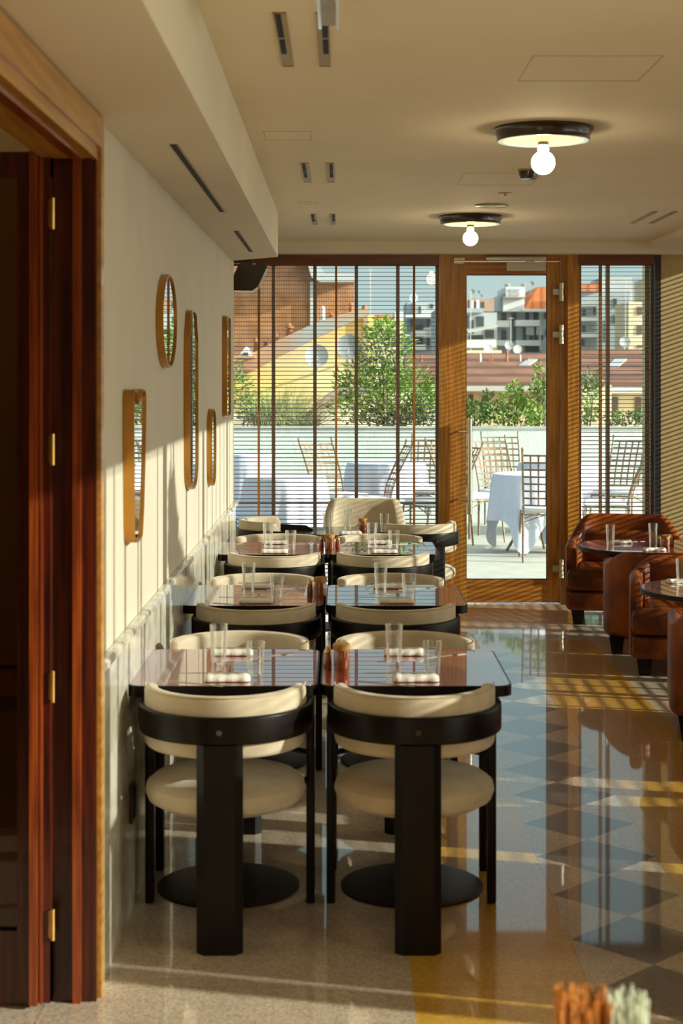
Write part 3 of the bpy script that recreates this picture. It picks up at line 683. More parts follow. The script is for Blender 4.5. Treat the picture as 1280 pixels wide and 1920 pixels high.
# ---- table ware
def tumbler(h, r0, r1, cat='glass'):
    r = thing('tumbler', '', 'glass')
    MB().lathe([(0, 0.0), (r0, 0.0), (r0 * 1.0, 0.003), (r1, h), (r1 - 0.0022, h + 0.0008), (r1 - 0.003, h - 0.001), (r0 - 0.003, 0.017), (0, 0.014)], 32, cap=False).build('body', 'tumbler_glass', r)
    return r
def mk_tumbler(h, r0, r1):
    m = MB().lathe([(0, 0.0), (r0, 0.0), (r0, 0.003), (r1, h), (r1 - 0.0022, h + 0.0008), (r1 - 0.003, h - 0.001), (r0 - 0.003, 0.017), (0, 0.014)], 32, cap=False)
    return tag(m.build('tumbler', 'tumbler_glass'), '', 'glass')
TALL = mk_tumbler(0.140, 0.024, 0.0300); SHORT = mk_tumbler(0.118, 0.024, 0.0310)
def mk_napkin():
    m = MB(); n = 14; vs = []; prof = [(-0.032, 0.002), (-0.034, 0.010), (-0.026, 0.019), (-0.008, 0.023), (0.012, 0.022), (0.028, 0.017), (0.034, 0.008), (0.030, 0.001), (0.0, 0.0005)]
    for i in range(n + 1):
        x = -0.072 + 0.144 * i / n; s = 1.0 - 0.10 * math.sin(3.1 * i / n) + 0.05 * math.sin(i * 1.7)
        e = 0.72 if i in (0, n) else 1.0
        vs += [(x, y * s * e, z * s * e) for y, z in prof]
    k = len(prof); fs = [(i * k + j, i * k + (j + 1) % k, (i + 1) * k + (j + 1) % k, (i + 1) * k + j) for i in range(n) for j in range(k)]
    fs += [tuple(range(k))[::-1], tuple(range(n * k, (n + 1) * k))]
    return tag(m.add(vs, fs).build('rolled_napkin', 'white_cotton', smooth=60), '', 'napkin')
NAP = mk_napkin()
def mk_fork():
    m = MB(); m.prism([(-0.10, -0.004), (-0.02, -0.0022), (0.045, -0.0025), (0.06, -0.011), (0.064, -0.011), (0.064, 0.011), (0.06, 0.011), (0.045, 0.0025), (-0.02, 0.0022), (-0.10, 0.004)], 0, 0.002)
    for k in range(4): m.box(0.063, 0.10, -0.0108 + k * 0.0064, -0.0085 + k * 0.0064, 0.0, 0.0018)
    return tag(m.build('fork', 'cutlery', smooth=0), '', 'fork')
def mk_knife():
    m = MB(); m.prism([(-0.11, -0.005), (0.0, -0.004), (0.01, -0.008), (0.085, -0.009), (0.11, -0.002), (0.112, 0.003), (0.0, 0.004), (-0.11, 0.005)], 0, 0.0022)
    return tag(m.build('table_knife', 'cutlery', smooth=0), '', 'knife')
FORK = mk_fork(); KNIFE = mk_knife()
def put(proto, x, y, z, rz, label, rx=0.0):
    o = place(proto, (x, y, z), rz, label); o.rotation_euler = (rx, 0, rz); return o
for ry, rn in ROWS:
    for sx_, sn in SIDE:
        c = -0.355 if sx_ < 0 else 0.238
        tb = f'the {rn} {sn} dining table'
        put(TALL, c - 0.050 if sx_ < 0 else c - 0.060, ry + 0.0, ZT, 0, f'taller clear tumbler standing on {tb}')
        put(SHORT, c + 0.083 if sx_ < 0 else c + 0.055, ry - 0.21, ZT, 0, f'shorter clear tumbler near the front edge of {tb}')
        k = 0.0 if sx_ < 0 else 0.004
        put(NAP, c - 0.003 + k, ry - 0.25, ZT + 0.0005, 0.03, f'rolled white napkin on the viewer\'s side of {tb}')
        put(NAP, c - 0.02 + k, ry + 0.22, ZT + 0.0005, -0.02, f'rolled white napkin on the far side of {tb}')
        put(KNIFE, c - 0.055, ry - 0.240, ZT + 0.0225, 0.05, f'steel knife lying across the near napkin of {tb}')
        put(FORK, c - 0.095, ry - 0.300, ZT + 0.0007, -0.45, f'steel fork beside the near napkin of {tb}')
        put(KNIFE, c + 0.0, ry + 0.225, ZT + 0.0225, 0.08, f'steel knife lying across the far napkin of {tb}')
        put(FORK, c + 0.11, ry + 0.20, ZT + 0.0007, 0.5, f'steel fork beside the far napkin of {tb}')
def jar():
    r = thing('sauce_jar', '', 'jar')
    MB().lathe([(0, 0), (0.025, 0), (0.0265, 0.004), (0.0265, 0.055), (0.024, 0.062)], 28, cap=False).build('body', 'amber', r)
    MB().lathe([(0.024, 0.060), (0.029, 0.062), (0.030, 0.078), (0.027, 0.083), (0, 0.085)], 28, cap=False).build('lid', 'cork', r)
    return r
def mill():
    r = thing('pepper_shaker', '', 'shaker')
    MB().lathe([(0, 0), (0.013, 0), (0.0145, 0.003), (0.013, 0.04), (0.010, 0.048)], 20, cap=False).build('body', 'amber', r)
    MB().lathe([(0.010, 0.046), (0.0125, 0.050), (0.0115, 0.058), (0.007, 0.064), (0.004, 0.070), (0, 0.071)], 20, cap=False).build('cap', 'brass', r)
    return r
JAR = jar(); MILL = mill()
for ry, rn in ROWS:
    off = {'front': (0.006, -0.035), 'second': (-0.075 + 0.0, -0.070), 'third': (-0.05, -0.085)}[rn]
    xj = {'front': 0.008, 'second': -0.082, 'third': -0.060}[rn]
    if rn == 'second': xj = -0.088
    put(JAR, xj if rn != 'front' else 0.004, ry - 0.04, ZT, 0, f'red sauce jar with a corky lid between the {rn} pair of tables')
    put(MILL, (xj if rn != 'front' else 0.004) - 0.046, ry - 0.02, ZT, 0, f'small amber shaker left of the sauce jar between the {rn} tables')
put(MILL, -0.015, 8.97 - 0.03, ZT, 0, 'small amber shaker right of the third pair\'s sauce jar')
Z4 = 0.650
for x, y, pr, lb in ((WX(613, 10.6), 10.62, TALL, 'clear tumbler at the left of the small round table by the window'), (WX(652, 10.9), 10.92, TALL, 'clear tumbler in the middle of the small round table by the window'), (WX(720, 10.8), 10.75, SHORT, 'clear tumbler at the right of the small round table by the window')):
    put(pr, x, y, Z4, 0, lb)
put(JAR, WX(680, 10.8), 10.80, Z4, 0, 'brown jar on the small round table before the beige armchair')
put(NAP, WX(657, 10.6), 10.55, Z4 + 0.0005, 0.1, 'rolled napkin on the small round table by the window')

# ---- beige armchair by the window
r = thing('armchair', 'beige suede armchair with a tall curved back at the far table', 'armchair', (0.17, 11.22, 0), PI)
bpath = [(-0.25, 0.16), (-0.255, 0.05)] + arc(0.25, 180, 222, 6, (0, 0.0)) + [(0.0, -0.245)] + arc(0.25, 318, 360, 6, (0, 0.0)) + [(0.255, 0.05), (0.25, 0.16)]
bpath = [(-0.262, 0.20), (-0.262, 0.05)] + [(0.262 * math.copysign(abs(math.cos(a)) ** .6, math.cos(a)), -0.22 * abs(math.sin(a)) ** .6) for a in [PI + PI * k / 24 for k in range(25)]] + [(0.262, 0.05), (0.262, 0.20)]
MB().sweep(bpath, 0.07, lambda q: 0.44, lambda q: 0.60 + 0.22 * min(1, max(0, (min(q, 1 - q) - 0.12) / 0.14)) ** .6, 0.03, seg=5).build('backrest', 'suede', r)
MB().sweep([(p[0] * 1.14, p[1] * 1.18) for p in bpath], 0.02, lambda q: 0.36, lambda q: 0.50 + 0.20 * min(1, max(0, (min(q, 1 - q) - 0.05) / 0.2)), 0.006).build('shell', 'black_lacquer', r)
MB().rbox(-0.24, 0.24, -0.20, 0.26, 0.36, 0.47, 0.045, 4).build('seat', 'suede', r)
for x in (-0.24, 0.24):
    for y in (-0.17, 0.22): MB().tube([(x, y, 0), (x, y, 0.40)], 0.014, 10, 0.018).build('leg', 'black_lacquer', r)

# ================================================================== LEATHER CLUB CHAIRS
def club_chair(bh=0.062):
    r = thing('club_chair', '', 'armchair')
    W, D, T = 0.405, 0.315, 0.075   # half width, half depth, wall thickness
    w, dd = W - T / 2, D - T / 2; yf = D - 0.055
    path = [(-w, yf), (-w, yf - 0.004), (-w, yf - 0.014), (-w, yf - 0.035), (-w, 0.13), (-w, 0.04)] + arc(0.20, 180, 270, 10, (-w + 0.20, -dd + 0.20)) + [(0, -dd)] + arc(0.20, 270, 360, 10, (w - 0.20, -dd + 0.20)) + [(w, 0.04), (w, 0.13), (w, yf - 0.035), (w, yf - 0.014), (w, yf - 0.004), (w, yf)]
    def top(q):
        e = min(q, 1 - q); s = min(1, max(0, (e - 0.20) / 0.20)); s = s * s * (3 - 2 * s)
        return 0.548 + (bh + 0.014) * s - 0.04 * max(0, 1 - e / 0.14) ** 3
    sh = MB().sweep(path, lambda q: T * (0.62 + 0.38 * min(1, min(q, 1 - q) / 0.10) ** .5), lambda q: 0.095, top, 0.036, seg=6).build('shell', 'leather', r)
    for s in (-1, 1):
        MB().tube([(s * (w + 0.024), yf - 0.012, 0.11), (s * (w + 0.024), yf - 0.012, 0.48), (s * (w + 0.012), yf - 0.010, 0.512), (s * (w - 0.012), yf - 0.010, 0.512), (s * (w - 0.024), yf - 0.012, 0.48), (s * (w - 0.024), yf - 0.012, 0.30)], 0.003, 6).build('piping', 'leather_piping', sh)
    MB().rbox(-W + T + 0.001, W - T - 0.001, -D + T - 0.01, D - 0.05, 0.240, 0.380, 0.045, 5).rbox(-W + 0.012, W - 0.012, D - 0.090, D + 0.012, 0.228, 0.382, 0.046, 6).build('seat_cushion', 'leather', r)
    MB().rbox(-W + T, W - T, -D + T, D - 0.03, 0.098, 0.230, 0.018, 3).rbox(-W + 0.016, W - 0.016, D - 0.075, D + 0.0, 0.098, 0.224, 0.022, 4).build('base', 'leather', r)
    # loose inner back pad
    MB().rbox(-W + T + 0.02, W - T - 0.02, -D + T - 0.015, -D + T + 0.05, 0.36, 0.60, 0.03, 4).build('back_pad', 'leather', r)
    for x in (-W + 0.085, W - 0.085):
        for y in (-D + 0.08, D - 0.08):
            m = MB(); a, b = 0.030, 0.045
            vs = [(x - a, y - a, 0), (x + a, y - a, 0), (x + a, y + a, 0), (x - a, y + a, 0), (x - b, y - b, 0.1), (x + b, y - b, 0.1), (x + b, y + b, 0.1), (x - b, y + b, 0.1)]
            m.add(vs, [(0, 1, 2, 3), (4, 5, 6, 7), (0, 1, 5, 4), (1, 2, 6, 5), (2, 3, 7, 6), (3, 0, 4, 7)]).build('leg', 'black_lacquer', r, smooth=0)
    return r
CC = club_chair()
grp = 'brown leather club chairs'
CCF = club_chair(0.15)
place(CCF, (1.98, 11.12, 0), math.radians(170), 'brown leather club chair with its back to the end wall, farthest of all', grp)
place(CC, (2.046, 9.96, 0), math.radians(-10), 'brown leather club chair turned away from the viewer before the far round table', grp)
place(CC, (2.082, 9.26, 0), math.radians(170), 'brown leather club chair facing the viewer behind the nearer round table', grp)
place(CC, (1.975, 7.62, 0), math.radians(-10), 'brown leather club chair cut off by the right edge, nearest to the viewer', grp)
place(CC, (2.0, 6.92, 0), PI, 'brown leather club chair added unseen beyond the right edge to shade the floor, back to back with the nearest visible one', grp)  # unseen chair, added so the floor gets sun only between chairs
place(CC, (2.0, 5.72, 0), 0, 'brown leather club chair added unseen beyond the right edge to shade the floor, beside the front dining tables', grp)  # second unseen chair added to shade the floor
r = thing('shade_sideboard', 'dark wooden sideboard added out of view by the side windows to shade the floor', 'shade_sideboard', (2.0, 4.60, 0))  # unseen blocker, added to keep low sun off the front floor and wall
MB().rbox(-0.42, 0.42, -0.54, 0.54, 0.06, 1.12, 0.01, 2).build('body', 'mahogany', r)
MB().rbox(-0.45, 0.45, -0.57, 0.57, 1.12, 1.15, 0.008, 2).build('top', 'black_lacquer', r)
MB().box(-0.38, 0.38, -0.5, 0.5, 0, 0.06).build('plinth', 'black_lacquer', r)
def lounge_table():
    r = thing('round_table', '', 'table')
    MB().lathe([(0, 0.554), (0.40, 0.554), (0.446, 0.555), (0.45, 0.558), (0.45, 0.576), (0.447, 0.5795), (0.44, 0.5800)], 72, cap=False).build('edge', 'black_metal', r)
    MB().lathe([(0.442, 0.579), (0.442, 0.5812), (0, 0.5812)], 72, cap=False).build('tabletop', 'red_lacquer', r)
    MB().tube([(-0.03, 0, 0.01), (-0.03, 0, 0.55)], 0.022, 14).tube([(0.05, 0, 0.01), (0.05, 0, 0.55)], 0.022, 14).build('column', 'black_metal', r)
    MB().lathe([(0, 0), (0.235, 0), (0.235, 0.008), (0.20, 0.014), (0, 0.018)], 48, cap=False).build('base', 'black_metal', r)
    return r
LT = lounge_table()
place(LT, (2.005, 10.50, 0), 0, 'round glossy table between the two farthest leather club chairs', 'round lounge tables')
place(LT, (2.025, 8.38, 0), 0, 'round glossy table cut by the right edge between the nearer leather club chairs', 'round lounge tables')
ZL = 0.5812
def lx(px, Y): return WX(px, Y)
put(TALL, lx(1144, 10.45), 10.45, ZL, 0, 'clear tumbler at the left of the far round table')
put(TALL, lx(1224, 10.55), 10.55, ZL, 0, 'clear tumbler in the middle of the far round table')
put(NAP, lx(1164, 10.62), 10.62, ZL, 0.1, 'rolled white napkin behind the left tumbler on the far round table')
put(NAP, lx(1226, 10.18), 10.18, ZL, 0.0, 'rolled white napkin at the front of the far round table')
put(FORK, lx(1185, 10.7), 10.72, ZL + 0.0006, 0.4, 'steel fork behind the napkins on the far round table')
put(KNIFE, lx(1192, 10.3), 10.3, ZL + 0.0006, 0.2, 'steel knife at the front of the far round table')
put(TALL, lx(1281, 8.45), 8.50, ZL, 0, 'clear tumbler on the nearer round table, cut by the right edge')
put(NAP, lx(1277, 8.58), 8.62, ZL, 0.2, 'rolled white napkin on the nearer round table at the right edge')
r = thing('sugar_caddy', 'wooden caddy of sugar sachets on the far round table', 'caddy', (lx(1252, 10.5), 10.52, ZL))
MB().box(-0.035, 0.035, -0.03, -0.024, 0, 0.05).box(-0.035, 0.035, 0.024, 0.03, 0, 0.05).box(-0.035, -0.03, -0.03, 0.03, 0, 0.05).box(0.03, 0.035, -0.03, 0.03, 0, 0.05).box(-0.035, 0.035, -0.03, 0.03, 0, 0.004).build('box', 'cork', r, smooth=0)
MB().box(-0.028, 0.028, -0.02, -0.012, 0.004, 0.066).box(-0.026, 0.028, -0.006, 0.002, 0.004, 0.063).box(-0.028, 0.026, 0.008, 0.016, 0.004, 0.068).build('sachets', 'paper_label', r, smooth=0)
put(JAR, lx(1251, 10.3), 10.36, ZL, 0, 'dark sauce jar before the sugar caddy on the far round table')
put(MILL, lx(1238, 10.4), 10.45, ZL, 0, 'small shaker left of the sugar caddy on the far round table')

# foreground tuft of dried fibres in a vase, at the lower right edge
r = thing('fibre_bouquet', 'blurred tufts of orange and pale dried fibres at the bottom right edge', 'dried bouquet', (WX(1125, 2.3), 2.3, 0))
def tuft(x0, x1, n, m, nm, zt):
    mb = MB()
    for k in range(n):
        x = random.uniform(x0, x1); y = random.uniform(-0.035, 0.035); z = zt + random.uniform(-0.012, 0.012)
        a = (x - (x0 + x1) / 2) * 0.5
        mb.tube([(x * 0.4, y * 0.5, 0.52), (x * 0.85, y, 0.66), (x, y, z - 0.02), (x + a * 0.1, y + random.uniform(-.006, .006), z)], 0.0022, 5, 0.0012)
    mb.build(nm, m, r)
tuft(-0.063, 0.012, 170, 'wicker_fibre_orange', 'orange_tuft', 0.806)
tuft(0.010, 0.066, 120, 'fibre_pale', 'pale_tuft', 0.802)
MB().lathe([(0.0, 0), (0.06, 0), (0.075, 0.05), (0.05, 0.35), (0.03, 0.5), (0.035, 0.56), (0.030, 0.56), (0.0, 0.50)], 24, cap=False).build('vase', 'pot_clay', r)

# ================================================================== TERRACE
struct('floor_terrace', MB().box(-9, 9.5, YW + 0.05, 19.6, -0.5, 0.0).box(2.85, 9.5, -6, YW + 0.05, -0.5, 0.0), 'terrace_stone', smooth=0)
PY = 18.96
struct('wall_parapet', MB().box(-9, 9.5, PY, PY + 0.12, 0, 1.06), 'render_white', smooth=0)
struct('trim_10', MB().box(-9, 9.5, PY - 0.02, PY + 0.14, 1.06, 1.09), 'coping_grey', smooth=0)
struct('wall_planter', MB().box(-9, 9.5, 19.5, 19.6, 0, 1.0), 'render_white', smooth=0)
tag(MB().box(-9, 9.5, PY + 0.12, 19.5, 0.0, 0.98).build('planter_soil', 'soil', smooth=0), 'dark soil filling the planter behind the parapet', 'soil', kind='stuff')

def iron_chair():
    r = thing('garden_chair', '', 'garden chair')
    def bk(t, u):   # t 0..1 up, u -1..1 across
        z = 0.52 + 0.46 * t; y = -0.20 - 0.20 * t ** 1.3 - 0.035 * (1 - u * u)
        return (u * (0.20 + 0.012 * t), y, z)
    m = MB()
    for s in (-1, 1):
        m.tube([(s * 0.205, -0.19, 0.0), (s * 0.20, -0.19, 0.44)] + [bk(k / 8, s) for k in range(9)] + [(s * 0.213, -0.42, 1.035)], 0.010, 8)
        m.lathe([(0, -0.012), (0.013, 0), (0.009, 0.010), (0, 0.016)], 8, c=(s * 0.213, -0.42, 1.04), cap=False)
    m.build('back_posts', 'rust_iron', r)
    m = MB()
    def strip(pts, wd, vert):
        vs = []; fs = []
        for p in pts:
            if vert: vs += [(p[0] - wd, p[1], p[2]), (p[0] + wd, p[1], p[2]), (p[0] + wd, p[1] + 0.004, p[2]), (p[0] - wd, p[1] + 0.004, p[2])]
            else: vs += [(p[0], p[1], p[2] - wd), (p[0], p[1], p[2] + wd), (p[0], p[1] + 0.004, p[2] + wd), (p[0], p[1] + 0.004, p[2] - wd)]
        for i in range(len(pts) - 1):
            for k in range(4): fs.append((i * 4 + k, i * 4 + (k + 1) % 4, i * 4 + 4 + (k + 1) % 4, i * 4 + 4 + k))
        m.add(vs, fs)
    for k in range(8): strip([bk(k / 7, -1 + 2 * j / 8) for j in range(9)], 0.008, False)
    for k in range(1, 6): strip([bk(j / 8, -1 + k / 3.0) for j in range(9)], 0.008, True)
    m.build('back_lattice', 'rust_iron', r, smooth=0)
    m = MB()
    fr_ = [(-0.215, -0.19), (0.215, -0.19), (0.225, 0.22), (-0.225, 0.22)]
    m.tube([(*p, 0.435) for p in fr_] + [(*fr_[0], 0.435)], 0.009, 8)
    for s in (-1, 1):
        m.tube([(s * 0.20, -0.17, 0.36), (s * 0.10, -0.17, 0.40), (s * 0.0, -0.17, 0.43)], 0.005, 6); m.tube([(s * 0.20, 0.21, 0.36), (s * 0.10, 0.21, 0.40), (0, 0.21, 0.43)], 0.005, 6)
    m.build('seat_frame', 'rust_iron', r)
    for s in (-1, 1): MB().tube([(s * 0.222, 0.215, 0.44), (s * 0.235, 0.27, 0.0)], 0.010, 8).build('leg', 'rust_iron', r)
    for s in (-1, 1): MB().tube([(s * 0.205, -0.20, 0.44), (s * 0.205, -0.20, 0.0)], 0.010, 8).build('leg', 'rust_iron', r)
    MB().rbox(-0.215, 0.215, -0.175, 0.22, 0.445, 0.495, 0.022, 3).build('cushion', 'chair_cushion', r)
    return r
IC = iron_chair(); g = 'rusty lattice garden chairs on the terrace'
def ic(px, Y, deg, label): place(IC, (WX(px, Y), Y, 0), math.radians(deg), label, g)
ic(1022, 14.66, -6, 'lattice garden chair with its back to the door glass, nearest on the terrace')
ic(945, 16.85, 200, 'lattice garden chair behind the white table seen through the door, front one of two')
ic(948, 18.0, 184, 'lattice garden chair against the parapet behind another chair, through the door')
ic(880, 16.3, 222, 'lattice garden chair lit by the sun at the left edge of the door glass')
ic(637, 16.3, 218, 'lattice garden chair standing between the two round tables left of the door')
ic(690, 15.9, 97, 'lattice garden chair seen edge-on before the shaded round table')
ic(800, 17.2, 170, 'lattice garden chair right of the shaded round table, against the parapet')
ic(815, 15.6, 120, 'lattice garden chair half hidden behind the post left of the door')
ic(1140, 15.5, 80, 'lattice garden chair facing left behind the narrow right blind')
ic(1160, 16.9, 150, 'lattice garden chair by the parapet behind the narrow right blind')

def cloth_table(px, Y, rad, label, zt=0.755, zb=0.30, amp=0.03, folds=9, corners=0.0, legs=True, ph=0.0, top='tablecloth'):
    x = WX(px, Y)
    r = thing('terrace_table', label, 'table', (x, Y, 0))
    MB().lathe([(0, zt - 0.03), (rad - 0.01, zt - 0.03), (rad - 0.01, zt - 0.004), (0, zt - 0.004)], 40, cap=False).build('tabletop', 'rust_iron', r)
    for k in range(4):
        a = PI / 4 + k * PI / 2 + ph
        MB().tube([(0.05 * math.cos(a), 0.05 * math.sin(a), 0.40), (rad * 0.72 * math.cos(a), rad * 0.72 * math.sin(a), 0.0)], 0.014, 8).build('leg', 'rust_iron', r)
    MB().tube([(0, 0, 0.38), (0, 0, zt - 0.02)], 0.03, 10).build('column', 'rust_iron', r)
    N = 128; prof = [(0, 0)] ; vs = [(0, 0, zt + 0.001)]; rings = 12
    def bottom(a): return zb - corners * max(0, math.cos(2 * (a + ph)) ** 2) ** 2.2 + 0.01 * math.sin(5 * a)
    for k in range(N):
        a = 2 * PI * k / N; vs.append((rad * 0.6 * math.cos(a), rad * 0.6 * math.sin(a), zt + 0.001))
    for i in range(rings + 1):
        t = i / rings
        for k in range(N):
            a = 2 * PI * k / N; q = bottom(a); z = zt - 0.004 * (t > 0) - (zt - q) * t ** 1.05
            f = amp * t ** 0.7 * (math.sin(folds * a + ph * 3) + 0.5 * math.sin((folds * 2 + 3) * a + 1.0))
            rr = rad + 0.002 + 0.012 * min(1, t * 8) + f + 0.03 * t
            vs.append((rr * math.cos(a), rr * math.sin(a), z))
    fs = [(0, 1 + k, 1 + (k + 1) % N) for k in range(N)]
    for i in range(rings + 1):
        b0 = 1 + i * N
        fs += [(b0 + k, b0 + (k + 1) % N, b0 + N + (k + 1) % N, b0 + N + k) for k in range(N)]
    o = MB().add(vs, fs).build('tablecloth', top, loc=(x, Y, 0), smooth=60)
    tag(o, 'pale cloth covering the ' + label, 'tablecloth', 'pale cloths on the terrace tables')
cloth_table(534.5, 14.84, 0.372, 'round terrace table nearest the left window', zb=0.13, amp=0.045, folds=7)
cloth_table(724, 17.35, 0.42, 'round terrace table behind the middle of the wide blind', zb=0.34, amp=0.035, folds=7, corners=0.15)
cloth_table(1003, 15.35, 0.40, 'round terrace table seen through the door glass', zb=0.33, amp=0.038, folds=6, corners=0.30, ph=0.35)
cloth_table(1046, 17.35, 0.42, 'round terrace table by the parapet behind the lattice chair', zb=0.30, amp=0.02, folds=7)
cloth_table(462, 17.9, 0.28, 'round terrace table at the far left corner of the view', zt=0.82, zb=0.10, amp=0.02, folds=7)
# ---- planting behind the parapet
def leaf_cloud(cx, cy, cz, sx_, sy_, sz, n, ln, wd, up=0.35, shape=None, rnd=None):
    rnd = rnd or random; vs = []; fs = []
    for k in range(n):
        while True:
            p = Vector((rnd.uniform(-1, 1), rnd.uniform(-1, 1), rnd.uniform(-1, 1)))
            if p.length < 1 and p.length > 0.25 and (shape is None or shape(p)): break
        c = Vector((cx + p.x * sx_, cy + p.y * sy_, cz + p.z * sz))
        d = Vector((p.x * .8 + rnd.uniform(-.7, .7), p.y * .8 + rnd.uniform(-.7, .7), up + rnd.uniform(-.5, .7))).normalized()
        sd = d.cross(Vector((rnd.uniform(-1, 1), rnd.uniform(-1, 1), rnd.uniform(-.3, 1)))).normalized(); l = ln * rnd.uniform(.6, 1.25); w = wd * rnd.uniform(.7, 1.2)
        nm = d.cross(sd) * (l * 0.08)
        o = len(vs); vs += [tuple(c), tuple(c + d * l * .5 + sd * w / 2 + nm), tuple(c + d * l), tuple(c + d * l * .5 - sd * w / 2 + nm)]
        fs += [(o, o + 1, o + 2), (o, o + 2, o + 3)]
    return vs, fs
def shrub(label, blobs, base, m, ln, wd, stems, name='oleander_shrub', cat='shrub', grp='shrubs in the planter behind the parapet', up=.35):
    r = thing(name, label, cat, (0, 0, 0), group=grp)
    mb = MB()
    for b in blobs: v, f = leaf_cloud(*b, ln, wd, up=up); mb.add(v, f)
    mb.build('foliage', m, r, smooth=0)
    st = MB()
    for (x, y, z) in stems:
        bx_ = base[0] + (x - base[0]) * 0.25
        st.tube([(bx_, base[1], 0.97), ((bx_ + x) / 2 + random.uniform(-.05, .05), (base[1] + y) / 2, (0.97 + z) / 2), (x, y, z)], 0.012, 6, 0.004)
    st.build('stems', 'stem_brown', r)
PLY = 19.25
def P3(px, py, Y=PLY): return (WX(px, Y), Y, WZ(py, Y))
def blob(px, py, rx, ry, n, Y=PLY, dy=0.22):
    k = Y / F; x, y, z = P3(px, py, Y); return (x, y, z, rx * k, dy, ry * k, n)
shrub('large leafy oleander bush behind the wide blind, tallest in the planter', [blob(722, 655, 52, 52, 520), blob(700, 725, 62, 60, 520), blob(745, 745, 70, 60, 700), blob(668, 720, 42, 40, 180), blob(775, 740, 45, 55, 330), blob(715, 622, 28, 26, 160), blob(655, 770, 40, 30, 160)],
      P3(725, 790), 'leaf_green', 0.105, 0.026, [P3(x, y) for x, y in ((700, 640), (735, 630), (760, 680), (680, 700), (640, 700), (800, 720), (720, 700), (650, 760), (780, 760), (705, 610))])
shrub('low dense bush at the right end of the wide blind', [blob(795, 770, 40, 35, 330), blob(760, 785, 45, 22, 240), blob(700, 789, 50, 12, 160)], P3(795, 795), 'leaf_dark', 0.09, 0.024, [P3(790, 760), P3(810, 770)])
shrub('grey-green bush at the left end of the parapet', [blob(452, 745, 26, 44, 260), blob(440, 700, 20, 25, 90), blob(480, 775, 30, 22, 160)], P3(455, 795), 'leaf_olive', 0.08, 0.022, [P3(450, 730), P3(465, 760)])
shrub('pittosporum bush with a tall shoot seen through the door', [blob(1008, 760, 26, 48, 330), blob(1011, 718, 13, 32, 110), blob(985, 775, 30, 28, 230), blob(1012, 690, 6, 12, 24)], P3(1005, 795), 'leaf_green', 0.065, 0.032, [P3(1008, 700), P3(990, 745), P3(1020, 740)], name='pittosporum_shrub')
shrub('rounded bush in the middle of the door view', [blob(958, 765, 26, 40, 330), blob(965, 735, 14, 22, 110), blob(930, 780, 24, 24, 160)], P3(958, 795), 'leaf_green', 0.065, 0.030, [P3(955, 740), P3(970, 730)], name='pittosporum_shrub')
shrub('darker bush at the left side of the door view', [blob(890, 780, 28, 26, 280), blob(914, 760, 14, 26, 120), blob(874, 770, 14, 20, 90)], P3(893, 797), 'leaf_dark', 0.065, 0.030, [P3(890, 765), P3(912, 750)], name='pittosporum_shrub')
shrub('leafy bush at the left of the narrow right blind', [blob(1100, 745, 26, 46, 300), blob(1108, 715, 16, 24, 110), blob(1090, 780, 30, 24, 200)], P3(1100, 797), 'leaf_olive', 0.08, 0.026, [P3(1100, 715), P3(1112, 730)])
shrub('low creeping bush at the right of the narrow right blind', [blob(1175, 788, 45, 18, 330), blob(1210, 780, 24, 18, 130)], P3(1180, 797), 'leaf_dark', 0.06, 0.024, [P3(1170, 780), P3(1205, 775)])
TX = 4.2
def wb(yw, zw, ry, rz, n): return (TX, yw - 1.22, zw + 1.66, 0.28, ry, rz, n)
r = thing('shadow_tree', 'potted leafy tree added out of view beyond the side windows to shadow the left wall', 'tree', (0, 0, 0))  # unseen tree, added with its crown shaped to cast the wall shadow
mb = MB()
for b in (wb(6.42, 1.10, .07, .17, 160), wb(6.50, 0.95, .18, .16, 420), wb(6.66, 0.76, .32, .18, 800), wb(6.90, 0.50, .55, .28, 1800), wb(7.0, 0.15, .65, .35, 1800), wb(7.0, -.2, .6, .35, 1200)):
    v, f = leaf_cloud(*b, 0.12, 0.05); mb.add(v, f)
mb.build('foliage', 'leaf_dark', r, smooth=0)
MB().tube([(TX, 5.75, 0.4), (TX + .03, 5.72, 1.4), (TX, 5.5, 2.3), (TX, 5.25, 2.75)], 0.04, 8, 0.01).build('trunk', 'stem_brown', r)
MB().lathe([(0, 0), (0.25, 0), (0.33, 0.5), (0.30, 0.5), (0.28, 0.44), (0, 0.44)], 24, c=(TX, 5.75, 0), cap=False).build('pot', 'pot_clay', r)
def grass_clump(label, px0, px1, n, pyt, lean=0.5):
    r = thing('grass_clump', label, 'ornamental grass', (0, 0, 0), group='tall grasses in the planter')
    mb = MB()
    for k in range(n):
        x = WX(random.uniform(px0, px1), PLY); y = PLY + random.uniform(-.1, .15); h = (WZ(pyt, PLY) - 0.97) * random.uniform(.45, 1.05); l = random.gauss(0, lean * 0.35); ly = random.gauss(0.03, .05); w = 0.004
        p = [(x + l * t * t, y + ly * t * t, 0.96 + h * (t - 0.18 * abs(l) * t * t)) for t in (0, .35, .7, 1)]
        vs = []
        for i, q in enumerate(p): ww = w * (1, .9, .6, .1)[i]; vs += [(q[0] - ww, q[1], q[2]), (q[0] + ww, q[1] + .002, q[2])]
        mb.add(vs, [(0, 1, 3, 2), (2, 3, 5, 4), (4, 5, 7, 6)])
    mb.build('blades', 'grass_blade', r, smooth=0)
    MB().lathe([(0, 0.965), (0.12, 0.965), (0.08, 1.04), (0, 1.06)], 12, c=(WX((px0 + px1) / 2, PLY), PLY, 0), cap=False).build('crown', 'stem_brown', r)
grass_clump('tall feathery grass clump behind the left part of the wide blind', 480, 545, 420, 712, 1.1)
grass_clump('arching grass clump right of the tallest grass behind the wide blind', 540, 590, 300, 735, 1.2)

